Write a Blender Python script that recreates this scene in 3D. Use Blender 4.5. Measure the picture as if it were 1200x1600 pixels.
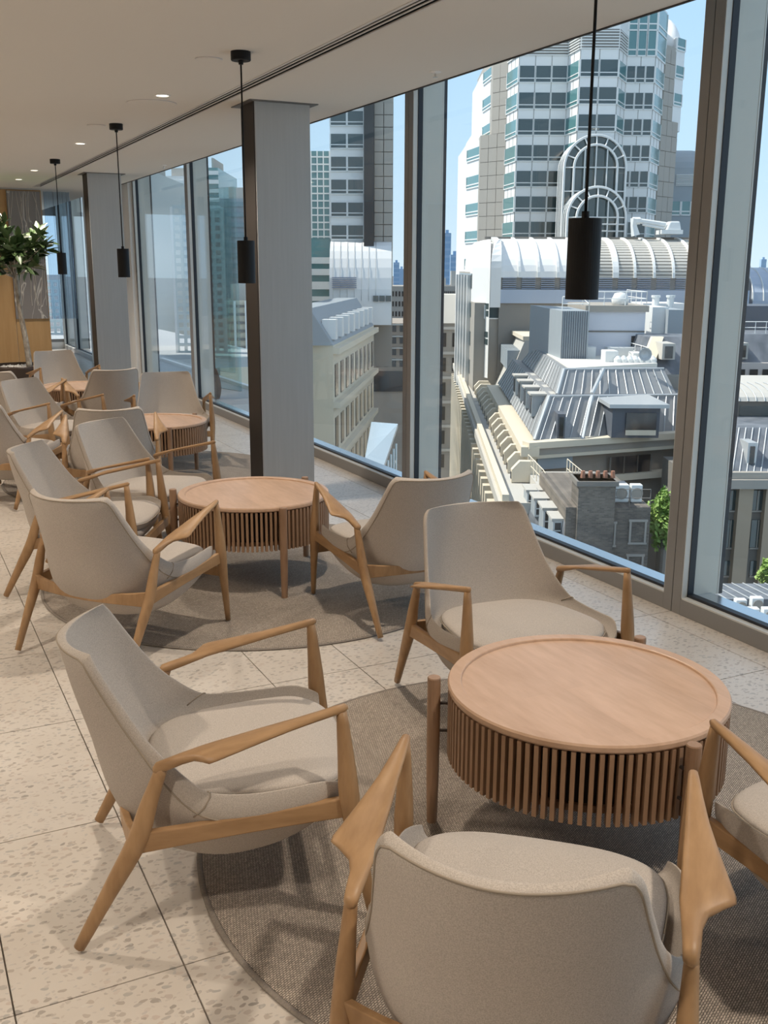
import bpy, math, random
from mathutils import Vector, Matrix, noise
random.seed(7)
for _o in list(bpy.data.objects): bpy.data.objects.remove(_o)
SC = bpy.context.scene; COL = SC.collection
PI = math.pi; RAD = math.radians
# ------------------------------------------------------------------ camera
CF, CP, CY, CR, CH = 1582.4, RAD(13.593), RAD(26.214), RAD(0.22), 1.7
vf = Vector((math.sin(CY)*math.cos(CP), math.cos(CY)*math.cos(CP), -math.sin(CP)))
vr = Vector((math.cos(CY), -math.sin(CY), 0)); vu = vr.cross(vf)
r2 = vr*math.cos(CR)+vu*math.sin(CR); u2 = -vr*math.sin(CR)+vu*math.cos(CR)
cam = bpy.data.objects.new('camera', bpy.data.cameras.new('camera')); COL.objects.link(cam)
M = Matrix((r2, u2, -vf)).transposed().to_4x4(); M.translation = (0, 0, CH); cam.matrix_world = M
cam.data.sensor_fit = 'VERTICAL'; cam.data.sensor_height = 36; cam.data.sensor_width = 27
cam.data.lens = 36*CF/1600; cam.data.clip_start = .05; cam.data.clip_end = 5000
SC.camera = cam
# ------------------------------------------------------------------ world, sun, exposure
FW = Vector((math.sin(CY), math.cos(CY), 0)); RT = Vector((math.cos(CY), -math.sin(CY), 0))
W = bpy.data.worlds.new('sky'); SC.world = W; W.use_nodes = True
nt = W.node_tree; nt.nodes.clear()
g = nt.nodes.new('ShaderNodeTexCoord'); sp = nt.nodes.new('ShaderNodeSeparateXYZ'); rp = nt.nodes.new('ShaderNodeValToRGB')
bg = nt.nodes.new('ShaderNodeBackground'); ow = nt.nodes.new('ShaderNodeOutputWorld')
nt.links.new(g.outputs['Generated'], sp.inputs[0]); nt.links.new(sp.outputs['Z'], rp.inputs[0])
nt.links.new(rp.outputs[0], bg.inputs[0]); nt.links.new(bg.outputs[0], ow.inputs[0])
rp.color_ramp.elements[0].position = 0.0; rp.color_ramp.elements[0].color = (.62, .76, .87, 1)
rp.color_ramp.elements[1].position = 0.75; rp.color_ramp.elements[1].color = (.42, .51, .66, 1)
e = rp.color_ramp.elements.new(.22); e.color = (.42, .64, .88, 1)
e = rp.color_ramp.elements.new(.09); e.color = (.50, .70, .88, 1)
bg.inputs[1].default_value = 1.3
sun = bpy.data.objects.new('sun', bpy.data.lights.new('sun', 'SUN')); COL.objects.link(sun)
sd = (-RT*.60+FW*.12+Vector((0, 0, .78))).normalized()
sun.rotation_euler = sd.to_track_quat('Z', 'Y').to_euler(); sun.data.energy = 5.6; sun.data.angle = RAD(.6); sun.data.color = (1, .95, .87)
vs = SC.view_settings; vs.view_transform = 'Standard'; vs.look = 'None'; vs.gamma = 1; vs.use_curve_mapping = False; vs.exposure = 0.0
# downlights of the ceiling (a seen row and added unseen rows); each with its own lamp
DOWN_POWER = 140.0
# ------------------------------------------------------------------ helpers
def mesh(name, vs_, fs, m, parent=None, smooth=False, sub=0, bev=0):
    me = bpy.data.meshes.new(name); me.from_pydata([tuple(v) for v in vs_], [], fs); me.update()
    if m: me.materials.append(m)
    if smooth: me.polygons.foreach_set('use_smooth', [True]*len(me.polygons))
    o = bpy.data.objects.new(name, me); COL.objects.link(o)
    if parent: o.parent = parent
    if bev:
        b = o.modifiers.new('bevel', 'BEVEL'); b.width = bev; b.segments = 2; b.limit_method = 'ANGLE'
    if sub:
        s = o.modifiers.new('sub', 'SUBSURF'); s.levels = sub; s.render_levels = sub
    return o
def empty(name, loc, rz=0, parent=None):
    o = bpy.data.objects.new(name, None); COL.objects.link(o); o.location = loc; o.rotation_euler = (0, 0, rz); o.empty_display_size = .1
    if parent: o.parent = parent
    return o
def tag(o, label, cat, group=None, kind=None):
    if label: o['label'] = label
    if cat: o['category'] = cat
    if group: o['group'] = group
    if kind: o['kind'] = kind
    return o
def struct(o): o['kind'] = 'structure'; return o
class MB:
    def __init__(s): s.v = []; s.f = []
    def add(s, v, f):
        n = len(s.v); s.v += [Vector(p) for p in v]; s.f += [tuple(i+n for i in q) for q in f]; return s
    def box(s, x0, x1, y0, y1, z0, z1):
        return s.add([(x0,y0,z0),(x1,y0,z0),(x1,y1,z0),(x0,y1,z0),(x0,y0,z1),(x1,y0,z1),(x1,y1,z1),(x0,y1,z1)],
              [(0,3,2,1),(4,5,6,7),(0,1,5,4),(1,2,6,5),(2,3,7,6),(3,0,4,7)])
    def loft(s, rings, cap=True, closed=True):
        n = len(rings[0]); v = [p for r in rings for p in r]; f = []
        for i in range(len(rings)-1):
            for j in range(n if closed else n-1):
                k = (j+1) % n; f.append((i*n+j, i*n+k, (i+1)*n+k, (i+1)*n+j))
        if cap and closed:
            f.append(tuple(range(n-1, -1, -1))); f.append(tuple((len(rings)-1)*n+j for j in range(n)))
        return s.add(v, f)
    def cyl(s, c, r, z0, z1, n=20, r1=None):
        r1 = r if r1 is None else r1
        return s.loft([[(c[0]+q*math.cos(2*PI*i/n), c[1]+q*math.sin(2*PI*i/n), z) for i in range(n)] for q, z in ((r, z0), (r1, z1))])
    def tube(s, pts, rad, n=10, ref=(1, 0, 0), asp=1.0):
        pts = [Vector(p) for p in pts]; rings = []
        if not isinstance(rad, (list, tuple)): rad = [rad]*len(pts)
        for i, p in enumerate(pts):
            t = (pts[min(i+1, len(pts)-1)]-pts[max(i-1, 0)]).normalized()
            a = Vector(ref)-t*Vector(ref).dot(t)
            if a.length < 1e-4: a = Vector((0, 1, .01))-t*t.y
            a.normalize(); b = t.cross(a)
            rings.append([p+(a*math.cos(2*PI*k/n)+b*math.sin(2*PI*k/n)*asp)*rad[i] for k in range(n)])
        return s.loft(rings)
    def revolve(s, prof, n=40, c=(0, 0)):
        rings = [[(c[0]+r*math.cos(2*PI*i/n), c[1]+r*math.sin(2*PI*i/n), z) for i in range(n)] for r, z in prof]
        return s.loft(rings)
    def build(s, name, m, parent=None, **k): return mesh(name, s.v, s.f, m, parent, **k)
def spline(keys, n):
    """catmull-rom through a list of Vectors -> n samples"""
    P = [Vector(k) for k in keys]; out = []
    for i in range(n):
        t = i/(n-1)*(len(P)-1); a = min(int(t), len(P)-2); t -= a
        p0, p1, p2, p3 = P[max(a-1, 0)], P[a], P[a+1], P[min(a+2, len(P)-1)]
        out.append(.5*((2*p1)+(p2-p0)*t+(2*p0-5*p1+4*p2-p3)*t*t+(3*p1-p0-3*p2+p3)*t**3))
    return out
def copy_tree(o, parent=None):
    c = o.copy(); COL.objects.link(c)
    if parent: c.parent = parent
    for ch in list(o.children): copy_tree(ch, c)
    return c
# ------------------------------------------------------------------ materials
def mat(name, col, rough=.5, metal=0, spec=.5):
    m = bpy.data.materials.new(name); m.use_nodes = True; b = m.node_tree.nodes['Principled BSDF']
    b.inputs['Base Color'].default_value = (*col, 1); b.inputs['Roughness'].default_value = rough
    b.inputs['Metallic'].default_value = metal; b.inputs['Specular IOR Level'].default_value = spec
    return m
def N(m, t, **k):
    n = m.node_tree.nodes.new('ShaderNode'+t)
    for a, v in k.items(): setattr(n, a, v)
    return n
def L(m, a, b): m.node_tree.links.new(a, b)
def ramp(m, src, stops):
    r = N(m, 'ValToRGB'); el = r.color_ramp.elements
    while len(el) > 1: el.remove(el[-1])
    el[0].position = stops[0][0]; el[0].color = (*stops[0][1], 1)
    for p, c in stops[1:]: q = el.new(p); q.color = (*c, 1)
    L(m, src, r.inputs[0]); return r
def coords(m, scale=(1, 1, 1), kind='Object'):
    tc = N(m, 'TexCoord'); mp = N(m, 'Mapping'); mp.inputs['Scale'].default_value = scale
    L(m, tc.outputs[kind], mp.inputs[0]); return mp.outputs[0]
def noisy(m, stops, scale, sc=(1, 1, 1), detail=4, bump=0, dist=0, kind='Object', bdist=.002):
    b = m.node_tree.nodes['Principled BSDF']; n = N(m, 'TexNoise'); n.inputs['Scale'].default_value = scale; n.inputs['Detail'].default_value = detail
    n.inputs['Distortion'].default_value = dist
    L(m, coords(m, sc, kind), n.inputs['Vector']); r = ramp(m, n.outputs['Fac'], stops); L(m, r.outputs[0], b.inputs['Base Color'])
    if bump:
        bp = N(m, 'Bump'); bp.inputs['Strength'].default_value = bump; bp.inputs['Distance'].default_value = bdist
        L(m, n.outputs['Fac'], bp.inputs['Height']); L(m, bp.outputs[0], b.inputs['Normal'])
    return m, n
def oak(name, a, b_, sc, rough=.42, grain=9):
    m = mat(name, a, rough, spec=.35); pb = m.node_tree.nodes['Principled BSDF']; co = coords(m, sc)
    n = N(m, 'TexNoise'); n.inputs['Scale'].default_value = grain; n.inputs['Detail'].default_value = 8; n.inputs['Distortion'].default_value = .8; L(m, co, n.inputs['Vector'])
    n2 = N(m, 'TexNoise'); n2.inputs['Scale'].default_value = grain*6; n2.inputs['Detail'].default_value = 3; L(m, co, n2.inputs['Vector'])
    mx = N(m, 'Mix', data_type='FLOAT'); mx.inputs[0].default_value = .35; L(m, n.outputs['Fac'], mx.inputs[2]); L(m, n2.outputs['Fac'], mx.inputs[3])
    r = ramp(m, mx.outputs[0], [(.34, b_), (.62, a)]); L(m, r.outputs[0], pb.inputs['Base Color'])
    return m
M_ = {}
M_['oak'] = oak('oak', (.43, .262, .132), (.29, .165, .078), (1, 1, .25))
M_['oak_arm'] = oak('oak_arm', (.43, .262, .132), (.29, .165, .078), (1, .2, 1))
M_['oak_table'] = oak('oak_table', (.62, .42, .295), (.50, .32, .205), (1, .22, 1), .38, 7)
def planks(m):
    pb = m.node_tree.nodes['Principled BSDF']; src = pb.inputs['Base Color'].links[0].from_socket
    br = N(m, 'TexBrick'); br.inputs['Scale'].default_value = 1; br.inputs['Brick Width'].default_value = .62; br.inputs['Row Height'].default_value = .075; br.inputs['Mortar Size'].default_value = .0
    br.inputs['Color1'].default_value = (1.04, 1.03, 1.02, 1); br.inputs['Color2'].default_value = (.95, .94, .93, 1); L(m, coords(m), br.inputs['Vector'])
    br.inputs['Vector'].links[0].from_node.inputs['Rotation'].default_value = (0, 0, PI/2)
    x = N(m, 'Mix', data_type='RGBA', blend_type='MULTIPLY'); x.inputs[0].default_value = 1; L(m, src, x.inputs[6]); L(m, br.outputs['Color'], x.inputs[7]); L(m, x.outputs[2], pb.inputs['Base Color'])
planks(M_['oak_table'])
M_['oak_slat'] = oak('oak_slat', (.38, .235, .145), (.27, .16, .095), (1, 1, .2))
M_['oak_wall'] = oak('oak_wall', (.47, .29, .13), (.38, .22, .09), (1, 1, .12), .5, 4)
M_['fabric'] = noisy(mat('fabric', (.5, .42, .34), .95, spec=.15), [(.36, (.405, .355, .31)), (.64, (.54, .482, .425))], 420, detail=3, bump=.15, bdist=.0008)[0]
M_['piping'] = mat('piping', (.34, .285, .225), .9, spec=.15)
M_['black'] = mat('black_metal', (.0025, .0025, .003), .5, 0, .3)
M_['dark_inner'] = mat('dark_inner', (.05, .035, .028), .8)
M_['ceiling'] = mat('ceiling_paint', (.70, .66, .60), .9, spec=.2)
M_['white_wall'] = mat('white_wall', (.80, .78, .75), .8, spec=.2)
M_['col'] = noisy(mat('column_cladding', (.3, .29, .27), .5, .3), [(.3, (.40, .395, .385)), (.7, (.43, .425, .415))], 40, (1, 1, .05), 3)[0]
M_['frame'] = mat('window_frame', (.27, .26, .25), .42, .35)
M_['frame_dark'] = mat('groove', (.03, .03, .032), .6)
M_['reveal'] = mat('reveal', (.60, .59, .55), .45, .1)
M_['gasket'] = mat('gasket', (.012, .014, .02), .5)
M_['sill_out'] = mat('outer_sill', (.62, .66, .70), .25, .9)
M_['fin'] = mat('outer_fin', (.52, .51, .46), .5, .05)
M_['slot_metal'] = mat('slot_metal', (.62, .58, .55), .5)
M_['emit'] = mat('lamp_lens', (1, .9, .75), .4)
_b = M_['emit'].node_tree.nodes['Principled BSDF']; _b.inputs['Emission Color'].default_value = (1, .88, .68, 1); _b.inputs['Emission Strength'].default_value = 6
def glass(name, tint=(1, 1, 1), refl=1.0, rough=0.0):
    m = bpy.data.materials.new(name); m.use_nodes = True; nt = m.node_tree; nt.nodes.clear()
    o = N(m, 'OutputMaterial'); t = N(m, 'BsdfTransparent'); gl = N(m, 'BsdfGlossy'); mx = N(m, 'MixShader'); fr = N(m, 'LayerWeight')
    t.inputs[0].default_value = (*tint, 1); gl.inputs['Roughness'].default_value = rough; fr.inputs[0].default_value = .5
    pw = N(m, 'Math', operation='POWER'); pw.inputs[1].default_value = 5; L(m, fr.outputs['Facing'], pw.inputs[0])
    mu = N(m, 'Math', operation='MULTIPLY_ADD'); mu.inputs[1].default_value = .8*refl; mu.inputs[2].default_value = .035*refl; mu.use_clamp = True
    L(m, pw.outputs[0], mu.inputs[0]); L(m, mu.outputs[0], mx.inputs[0]); L(m, t.outputs[0], mx.inputs[1]); L(m, gl.outputs[0], mx.inputs[2]); L(m, mx.outputs[0], o.inputs[0])
    return m
M_['glass'] = glass('window_glass', (.975, .99, .985), .8)
# terrazzo
def terrazzo():
    m = mat('terrazzo', (.6, .52, .44), .33, spec=.45); pb = m.node_tree.nodes['Principled BSDF']; tc = N(m, 'NewGeometry')
    base = N(m, 'TexNoise'); base.inputs['Scale'].default_value = 2.2; base.inputs['Detail'].default_value = 3; L(m, tc.outputs['Position'], base.inputs['Vector'])
    rb = ramp(m, base.outputs['Fac'], [(.35, (.565, .505, .44)), (.65, (.635, .58, .515))]); cur = rb.outputs[0]
    for sc, thr, stops, w in ((33, .33, [(0, (.22, .20, .18)), (.3, (.42, .35, .29)), (.55, (.34, .33, .31)), (.8, (.50, .40, .34)), (1, (.62, .58, .52))], .46),
                           (55, .30, [(0, (.34, .30, .26)), (.5, (.55, .48, .42)), (1, (.44, .42, .40))], .36)):
        mp = N(m, 'Mapping'); mp.inputs['Scale'].default_value = (1, 1.6, 1); mp.inputs['Rotation'].default_value = (0, 0, .6*sc/33)
        nz = N(m, 'TexNoise'); nz.inputs['Scale'].default_value = sc*.7; L(m, tc.outputs['Position'], nz.inputs['Vector'])
        ma = N(m, 'VectorMath', operation='MULTIPLY_ADD'); ma.inputs[1].default_value = (.03, .03, 0); L(m, nz.outputs['Color'], ma.inputs[0]); L(m, tc.outputs['Position'], ma.inputs[2])
        L(m, ma.outputs[0], mp.inputs[0])
        v = N(m, 'TexVoronoi'); v.inputs['Scale'].default_value = sc; v.voronoi_dimensions = '2D'; L(m, mp.outputs[0], v.inputs['Vector'])
        s = N(m, 'SeparateColor'); L(m, v.outputs['Color'], s.inputs[0])
        lt = N(m, 'Math', operation='LESS_THAN'); lt.inputs[1].default_value = thr; L(m, v.outputs['Distance'], lt.inputs[0])
        l2 = N(m, 'Math', operation='LESS_THAN'); l2.inputs[1].default_value = w; L(m, s.outputs[0], l2.inputs[0])
        mm = N(m, 'Math', operation='MULTIPLY'); L(m, lt.outputs[0], mm.inputs[0]); L(m, l2.outputs[0], mm.inputs[1])
        m8 = N(m, 'Math', operation='MULTIPLY'); m8.inputs[1].default_value = .7; L(m, mm.outputs[0], m8.inputs[0])
        rc = ramp(m, s.outputs[1], stops); mx = N(m, 'Mix', data_type='RGBA'); L(m, m8.outputs[0], mx.inputs[0]); L(m, cur, mx.inputs[6]); L(m, rc.outputs[0], mx.inputs[7]); cur = mx.outputs[2]
    L(m, cur, pb.inputs['Base Color']); return m
M_['terrazzo'] = terrazzo(); M_['grout'] = mat('grout', (.36, .33, .30), .9)
def weave():
    m = mat('rug_weave', (.4, .33, .26), .95, spec=.1); pb = m.node_tree.nodes['Principled BSDF']; co = coords(m)
    br = N(m, 'TexBrick'); br.inputs['Scale'].default_value = 1; br.inputs['Brick Width'].default_value = .0115; br.inputs['Row Height'].default_value = .0058; br.inputs['Mortar Size'].default_value = .0012; br.inputs['Mortar Smooth'].default_value = .6
    br.inputs['Color1'].default_value = (.60, .51, .42, 1); br.inputs['Color2'].default_value = (.43, .365, .30, 1); br.inputs['Mortar'].default_value = (.15, .13, .115, 1)
    L(m, co, br.inputs['Vector'])
    n = N(m, 'TexNoise'); n.inputs['Scale'].default_value = 300; L(m, co, n.inputs['Vector']); r = ramp(m, n.outputs['Fac'], [(.35, (.72, .72, .72)), (.65, (1.2, 1.2, 1.2))])
    mx = N(m, 'Mix', data_type='RGBA', blend_type='MULTIPLY'); mx.inputs[0].default_value = .9; L(m, br.outputs['Color'], mx.inputs[6]); L(m, r.outputs[0], mx.inputs[7]); L(m, mx.outputs[2], pb.inputs['Base Color'])
    bp = N(m, 'Bump'); bp.inputs['Strength'].default_value = .8; bp.inputs['Distance'].default_value = .003; bp.invert = True; L(m, br.outputs['Fac'], bp.inputs['Height']); L(m, bp.outputs[0], pb.inputs['Normal'])
    return m
M_['rug'] = weave(); M_['rug_edge'] = noisy(mat('rug_binding', (.2, .17, .14), .9), [(.3, (.20, .17, .145)), (.7, (.27, .23, .19))], 200)[0]
# ================================================================== ROOM
X0, XW, YB, YE, ZC = -4.35, 3.48, -2.0, 15.95, 2.78
GX, GY, PX, PY = .526, 2.19, .4025, .783
fl = struct(MB().box(X0, 3.6, YB, 22.5, -.20, -.012).build('floor', M_['grout']))
tile_me = None
k = 0
for i in range(-6, 9):
    for j in range(-4, 26):
        xa, xb = GX+i*PX, GX+(i+1)*PX; ya = GY+j*PY; yb = ya+PY
        if ya > YE-.3 and xb < 2.3: continue
        if xb > XW: xb = XW+.02
        gq = .0022; w, d = xb-xa-2*gq, yb-ya-2*gq
        if xb-xa > PX-.01 and tile_me: t = bpy.data.objects.new('floor_tile', tile_me); COL.objects.link(t)
        else:
            t = MB().box(-w/2, w/2, -d/2, d/2, -.012, 0).build('floor_tile', M_['terrazzo'])
            if not tile_me: tile_me = t.data
        t.parent = fl; t.location = ((xa+xb)/2, (ya+yb)/2, 0)
# ceiling with the slot diffuser opening
SX0, SX1 = 2.13, 2.245
cl = MB()
cl.box(X0, SX0, YB, YE+6.5, ZC, ZC+.12); cl.box(SX1, 3.15, YB, YE+6.5, ZC, ZC+.12)
cl.box(SX0, SX1, YB, YE-.4+.0, ZC+.1, ZC+.12); cl.box(SX0, SX1, YE-.4, YE+6.5, ZC, ZC+.12)
cl.box(3.13, 3.15, YB, YE+6.5, ZC+.12, 3.14); cl.box(3.15, 3.62, YB, YE+6.5, 3.10, 3.16)
ceil = struct(cl.build('ceiling', M_['ceiling']))
struct(MB().box(3.145, 3.157, YB, 15.36, ZC-.006, ZC+.03).build('trim_1', M_['frame_dark']))
# dark bottom ceiling slab above (building structure)
struct(MB().box(X0-.3, 3.62, YB-.3, 22.7, 3.17, 3.5).build('trim_2', M_['white_wall']))
# slot diffuser : two blades between three dark slots
sd_ = empty('air_slot_diffuser', ((SX0+SX1)/2, 6.5, ZC))
tag(sd_, 'long linear air slot diffuser with dark slots running along the ceiling', 'air vent')
ya, yb = YB-6.5+.05, YE-.4-6.5
MB().box(-.0575, -.040, ya, yb, -.003, .003).build('blade', M_['slot_metal'], sd_)
MB().box(.045, .0575, ya, yb, -.003, .003).build('blade', M_['slot_metal'], sd_)
MB().box(-.022, -.012, ya, yb, -.001, .003).build('blade', M_['slot_metal'], sd_)
MB().box(.010, .020, ya, yb, -.001, .003).build('blade', M_['slot_metal'], sd_)
mb = MB(); mb.box(-.0575, .0575, ya, yb, .05, .06); mb.box(-.0575, -.054, ya, yb, .003, .05); mb.box(.054, .0575, ya, yb, .003, .05); mb.build('plenum', M_['gasket'], sd_)
# end wall, side wall
wl = struct(MB().box(X0, 2.30, YE+.03, YE+.2, 0, ZC).build('wall_end', M_['white_wall']))
for i in range(14):
    xb = 2.30-i*.48; xa = xb-.48
    if xa < X0-.1: break
    p = MB().box(xa+.003, xb-.003, YE-.0, YE+.03, .0, ZC-.02).build('oak_panel', M_['oak_wall'], wl)
    if i == 0: p['label'] = 'honey oak wall panel at the end of the wall'
struct(MB().box(X0-.15, X0, YB, 22.5, 0, ZC).build('wall_left', M_['white_wall']))
struct(MB().box(X0-.15, 3.62, YB-.15, YB, 0, 3.15).build('wall_back', M_['white_wall']))
# pier of the window wall and far bay
struct(MB().box(3.42, 3.62, 15.36, 18.95, 0, 3.1).build('wall_right', M_['white_wall']))
struct(MB().box(2.3, 3.6, 22.4, 22.55, 0, .14).build('baseboard_end', M_['white_wall']))
# ---------------- columns
def column(y, lab):
    c = empty('column', (2.60, y, 0)); c['kind'] = 'structure'; c['label'] = lab
    MB().box(-.20, .20, 0, .27, 0, ZC).build('shaft', M_['col'], c, bev=.004)
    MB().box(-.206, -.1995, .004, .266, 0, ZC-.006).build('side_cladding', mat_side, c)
    MB().box(-.245, .245, -.045, .36, ZC-.006, ZC+.01).build('ceiling_plate', mat_plate, c)
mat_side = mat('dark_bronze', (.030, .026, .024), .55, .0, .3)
mat_plate = mat('plate', (.16, .15, .14), .5, .5)
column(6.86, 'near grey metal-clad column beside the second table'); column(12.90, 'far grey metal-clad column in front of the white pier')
# ---------------- windows (bays of 2.93 m); joints at Y
JT = [-2.08, .84, 3.752, 6.70, 9.60, 12.50, 15.36]
def window(n, ya, yb, xw=XW, first=False):
    w = empty('window_%d' % n, (xw, (ya+yb)/2, 0)); w['kind'] = 'structure'; h = (yb-ya)/2
    fr = MB(); jw = .062; fb = .082
    fr.box(0, .07, -h+.002, -h+jw, 0, 3.1); fr.box(0, .07, h-jw, h-.002, 0, 3.1)
    fr.box(0, .07, -h+jw, h-jw, 0, fb); fr.box(0, .07, -h+jw, h-jw, 2.935, 3.1)
    fr.build('window_frame', M_['frame'], w, bev=.002)
    rv = MB(); a, b = -h+jw, h-jw   # pale glazing bead stepping back to the glass
    rv.box(.003, .038, a, a+.004, fb, 2.935); rv.box(.003, .038, b-.004, b, fb, 2.935); rv.box(.003, .038, a, b, fb, fb+.008); rv.box(.003, .038, a, b, 2.927, 2.935)
    rv.build('glazing_bead', M_['reveal'], w)
    gk = MB()
    gk.box(.038, .076, a, a+.008, fb, 2.935); gk.box(.038, .076, b-.008, b, fb, 2.935); gk.box(.038, .076, a, b, fb, fb+.022); gk.box(.038, .076, a, b, 2.925, 2.935)
    gk.build('gasket', M_['gasket'], w)
    MB().box(.055, .067, a+.004, b-.004, fb+.01, 2.93).build('pane', M_['glass'], w)
    os = MB(); os.box(.078, .19, -h, h, .075, fb+.012); os.build('outer_sill', M_['sill_out'], w)
    fn = MB(); fn.box(.078, .236, -h, a+.007, .08, 3.1); fn.box(.078, .236, b-.007, h, .08, 3.1)
    fn.build('outer_fin', M_['fin'], w)
    fe = MB(); fe.box(.236, .244, -h, a+.009, .08, 3.1); fe.box(.236, .244, b-.009, h, .08, 3.1); fe.build('fin_edge', M_['reveal'], w)
    fe = MB(); fe.box(.244, .268, -h, a+.010, .08, 3.1); fe.box(.244, .268, b-.010, h, .08, 3.1); fe.build('outer_gasket', M_['gasket'], w)
    MB().box(.004, .065, h-.002, h+.002, 0, 3.1).build('joint_groove', M_['frame_dark'], w)
    return w
for i in range(len(JT)-1): window(i+1, JT[i], JT[i+1])
window(7, 18.97, 21.0); window(8, 21.0, 22.4)
# end glazing of the far corner
we = empty('window_9', (2.9, 22.42, 0)); we['kind'] = 'structure'
e = MB(); e.box(-.6, .62, 0, .08, .14, .20); e.box(-.6, -.55, 0, .08, .2, 2.75); e.box(.0, .05, 0, .08, .2, 2.75); e.box(-.6, .62, 0, .08, 2.7, 3.1); e.build('window_frame', M_['frame'], we)
MB().box(-.6, .62, .03, .045, .2, 2.75).build('pane', M_['glass'], we)
# ================================================================== ARMCHAIR
def make_chair():
    root = empty('armchair', (0, 0, 0))
    # rows from the top of the back to the front of the seat : inner centre, edge, outer centre, fullness
    R = [((0,-.380,.738), (.206,-.306,.742), (0,-.404,.734), 2.0),
         ((0,-.366,.705), (.227,-.288,.712), (0,-.395,.698), 2.0),
         ((0,-.335,.620), (.244,-.240,.630), (0,-.372,.600), 2.1),
         ((0,-.290,.510), (.266,-.172,.525), (0,-.335,.475), 2.2),
         ((0,-.240,.410), (.292,-.095,.438), (0,-.292,.315), 2.4),
         ((0,-.180,.335), (.318,-.015,.384), (0,-.215,.198), 2.7),
         ((0,-.060,.305), (.328, .080,.376), (0,-.080,.142), 3.0),
         ((0, .090,.305), (.327, .180,.382), (0, .065,.142), 3.2),
         ((0, .220,.315), (.319, .262,.388), (0, .205,.190), 3.2),
         ((0, .335,.325), (.288, .322,.366), (0, .325,.275), 3.0)]
    vs_ = [0, .0035, .009, .017, .027, .042, .065]+[.065+.855*i/34 for i in range(1, 35)]+[.945, .965, .98, .991, 1.0]
    def ev(keys, t):
        n = len(keys)-1; t *= n; a = min(int(t), n-1); t -= a
        p0, p1, p2, p3 = [Vector(keys[max(0, min(n, q))]) for q in (a-1, a, a+1, a+2)]
        return .5*((2*p1)+(p2-p0)*t+(2*p0-5*p1+4*p2-p3)*t*t+(3*p1-p0-3*p2+p3)*t**3)
    kc = [r[0] for r in R]; ke = [r[1] for r in R]; ko = [r[2] for r in R]; kp = [(r[3], 0, 0) for r in R]
    us = [math.sin(PI/2*t/19) for t in range(-19, 20)]
    LEN_ = 1.02
    def IO(u, v):
        a, e_, b_, p = ev(kc, v), ev(ke, v), ev(ko, v), ev(kp, v).x
        th = .0135+.0165*min(1, max(0, (v-.35)/.25))
        t1 = ev(ke, min(1, v+.02))-ev(ke, max(0, v-.02)); tn = Vector((0, t1.y, t1.z)).normalized(); nn = Vector((.30, -tn.z, tn.y)); nn = -nn if nn.z < 0 else nn
        nn = Vector((-.30, nn.y, nn.z)).normalized(); s = 1 if u >= 0 else -1; q = abs(u)**p; lv = min(1, v*1.4)
        x = e_.x*(abs(u)*(1-lv)+lv*math.sin(abs(u)*PI/2)**.9)
        I = Vector((x+q*nn.x*th, a.y*(1-q)+(e_.y+nn.y*th)*q, a.z*(1-q)+(e_.z+nn.z*th)*q)); q2 = abs(u)**(p*.95)
        O = Vector((x-q2*nn.x*th, b_.y*(1-q2)+(e_.y-nn.y*th)*q2, b_.z*(1-q2)+(e_.z-nn.z*th)*q2))
        O.x *= 1-.13*lv*(1-q2)*min(1, abs(u)*2) if v < .5 else 1-.15*(1-q2)
        I.x *= s; O.x *= s
        du = (1-abs(u))*1.35*e_.x*(1.0 if v < .4 else 1.3); dv = min(v, 1-v)*LEN_; r1 = .017+.012*min(1, max(0, (v-.42)/.1))
        du = min(1, du/r1); dv = min(1, dv/r1); w = math.sqrt(max(0, 1-(1-du)**2))*math.sqrt(max(0, 1-(1-dv)**2)); m = (I+O)/2
        return m+(I-m)*w, m+(O-m)*w
    mb = MB(); nu, nv = len(us), len(vs_); gi = {}; go = {}
    for j, v in enumerate(vs_):
        for i, u in enumerate(us):
            I, O = IO(u, v); gi[i, j] = len(mb.v); mb.v.append(I)
            if i in (0, nu-1) or j in (0, nv-1): go[i, j] = gi[i, j]
            else: go[i, j] = len(mb.v); mb.v.append(O)
    for j in range(nv-1):
        for i in range(nu-1):
            mb.f.append((gi[i, j], gi[i, j+1], gi[i+1, j+1], gi[i+1, j])); mb.f.append((go[i, j], go[i+1, j], go[i+1, j+1], go[i, j+1]))
    mb.build('seat_shell', M_['fabric'], root, smooth=True)
    # piping on the back, a finger's width inside the edge
    path = [IO(-.955, v)[1] for v in [.62-.02*k for k in range(29)]]+[IO(u/20, .021)[1] for u in range(-18, 19)]+[IO(.955, v)[1] for v in [.06+.02*k for k in range(29)]]
    pm = MB(); pm.tube(path, .0028, 5, ref=(0, 0, 1)); pm.build('piping', M_['piping'], root, smooth=True)
    for s in (1, -1):                      # seam where back and bolster meet
        pts = [IO(s*u, .545+.10*(1-u))[0]+Vector((0, 0, .0008)) for u in (.80, .85, .90, .94, .97, .985)]+[IO(s*.999, .545)[0]+Vector((s*.001, 0, 0))]+[IO(s*u, .545)[1]+Vector((s*.001, 0, -.0005)) for u in (.985, .96, .93)]
        MB().tube(pts, .0022, 5, ref=(0, 1, 0)).build('seam', M_['piping'], root, smooth=True)
    # seat cushion
    NA, prof = 48, [(0, 1, 0), (.35, .985, 0), (.62, .93, 0), (.82, .82, 0), (.93, .62, 0), (.985, .36, 0), (1.0, .05, 0), (.985, -.3, 0), (.93, -.7, 0), (.75, -1, 0), (0, -1, 0)]
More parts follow.
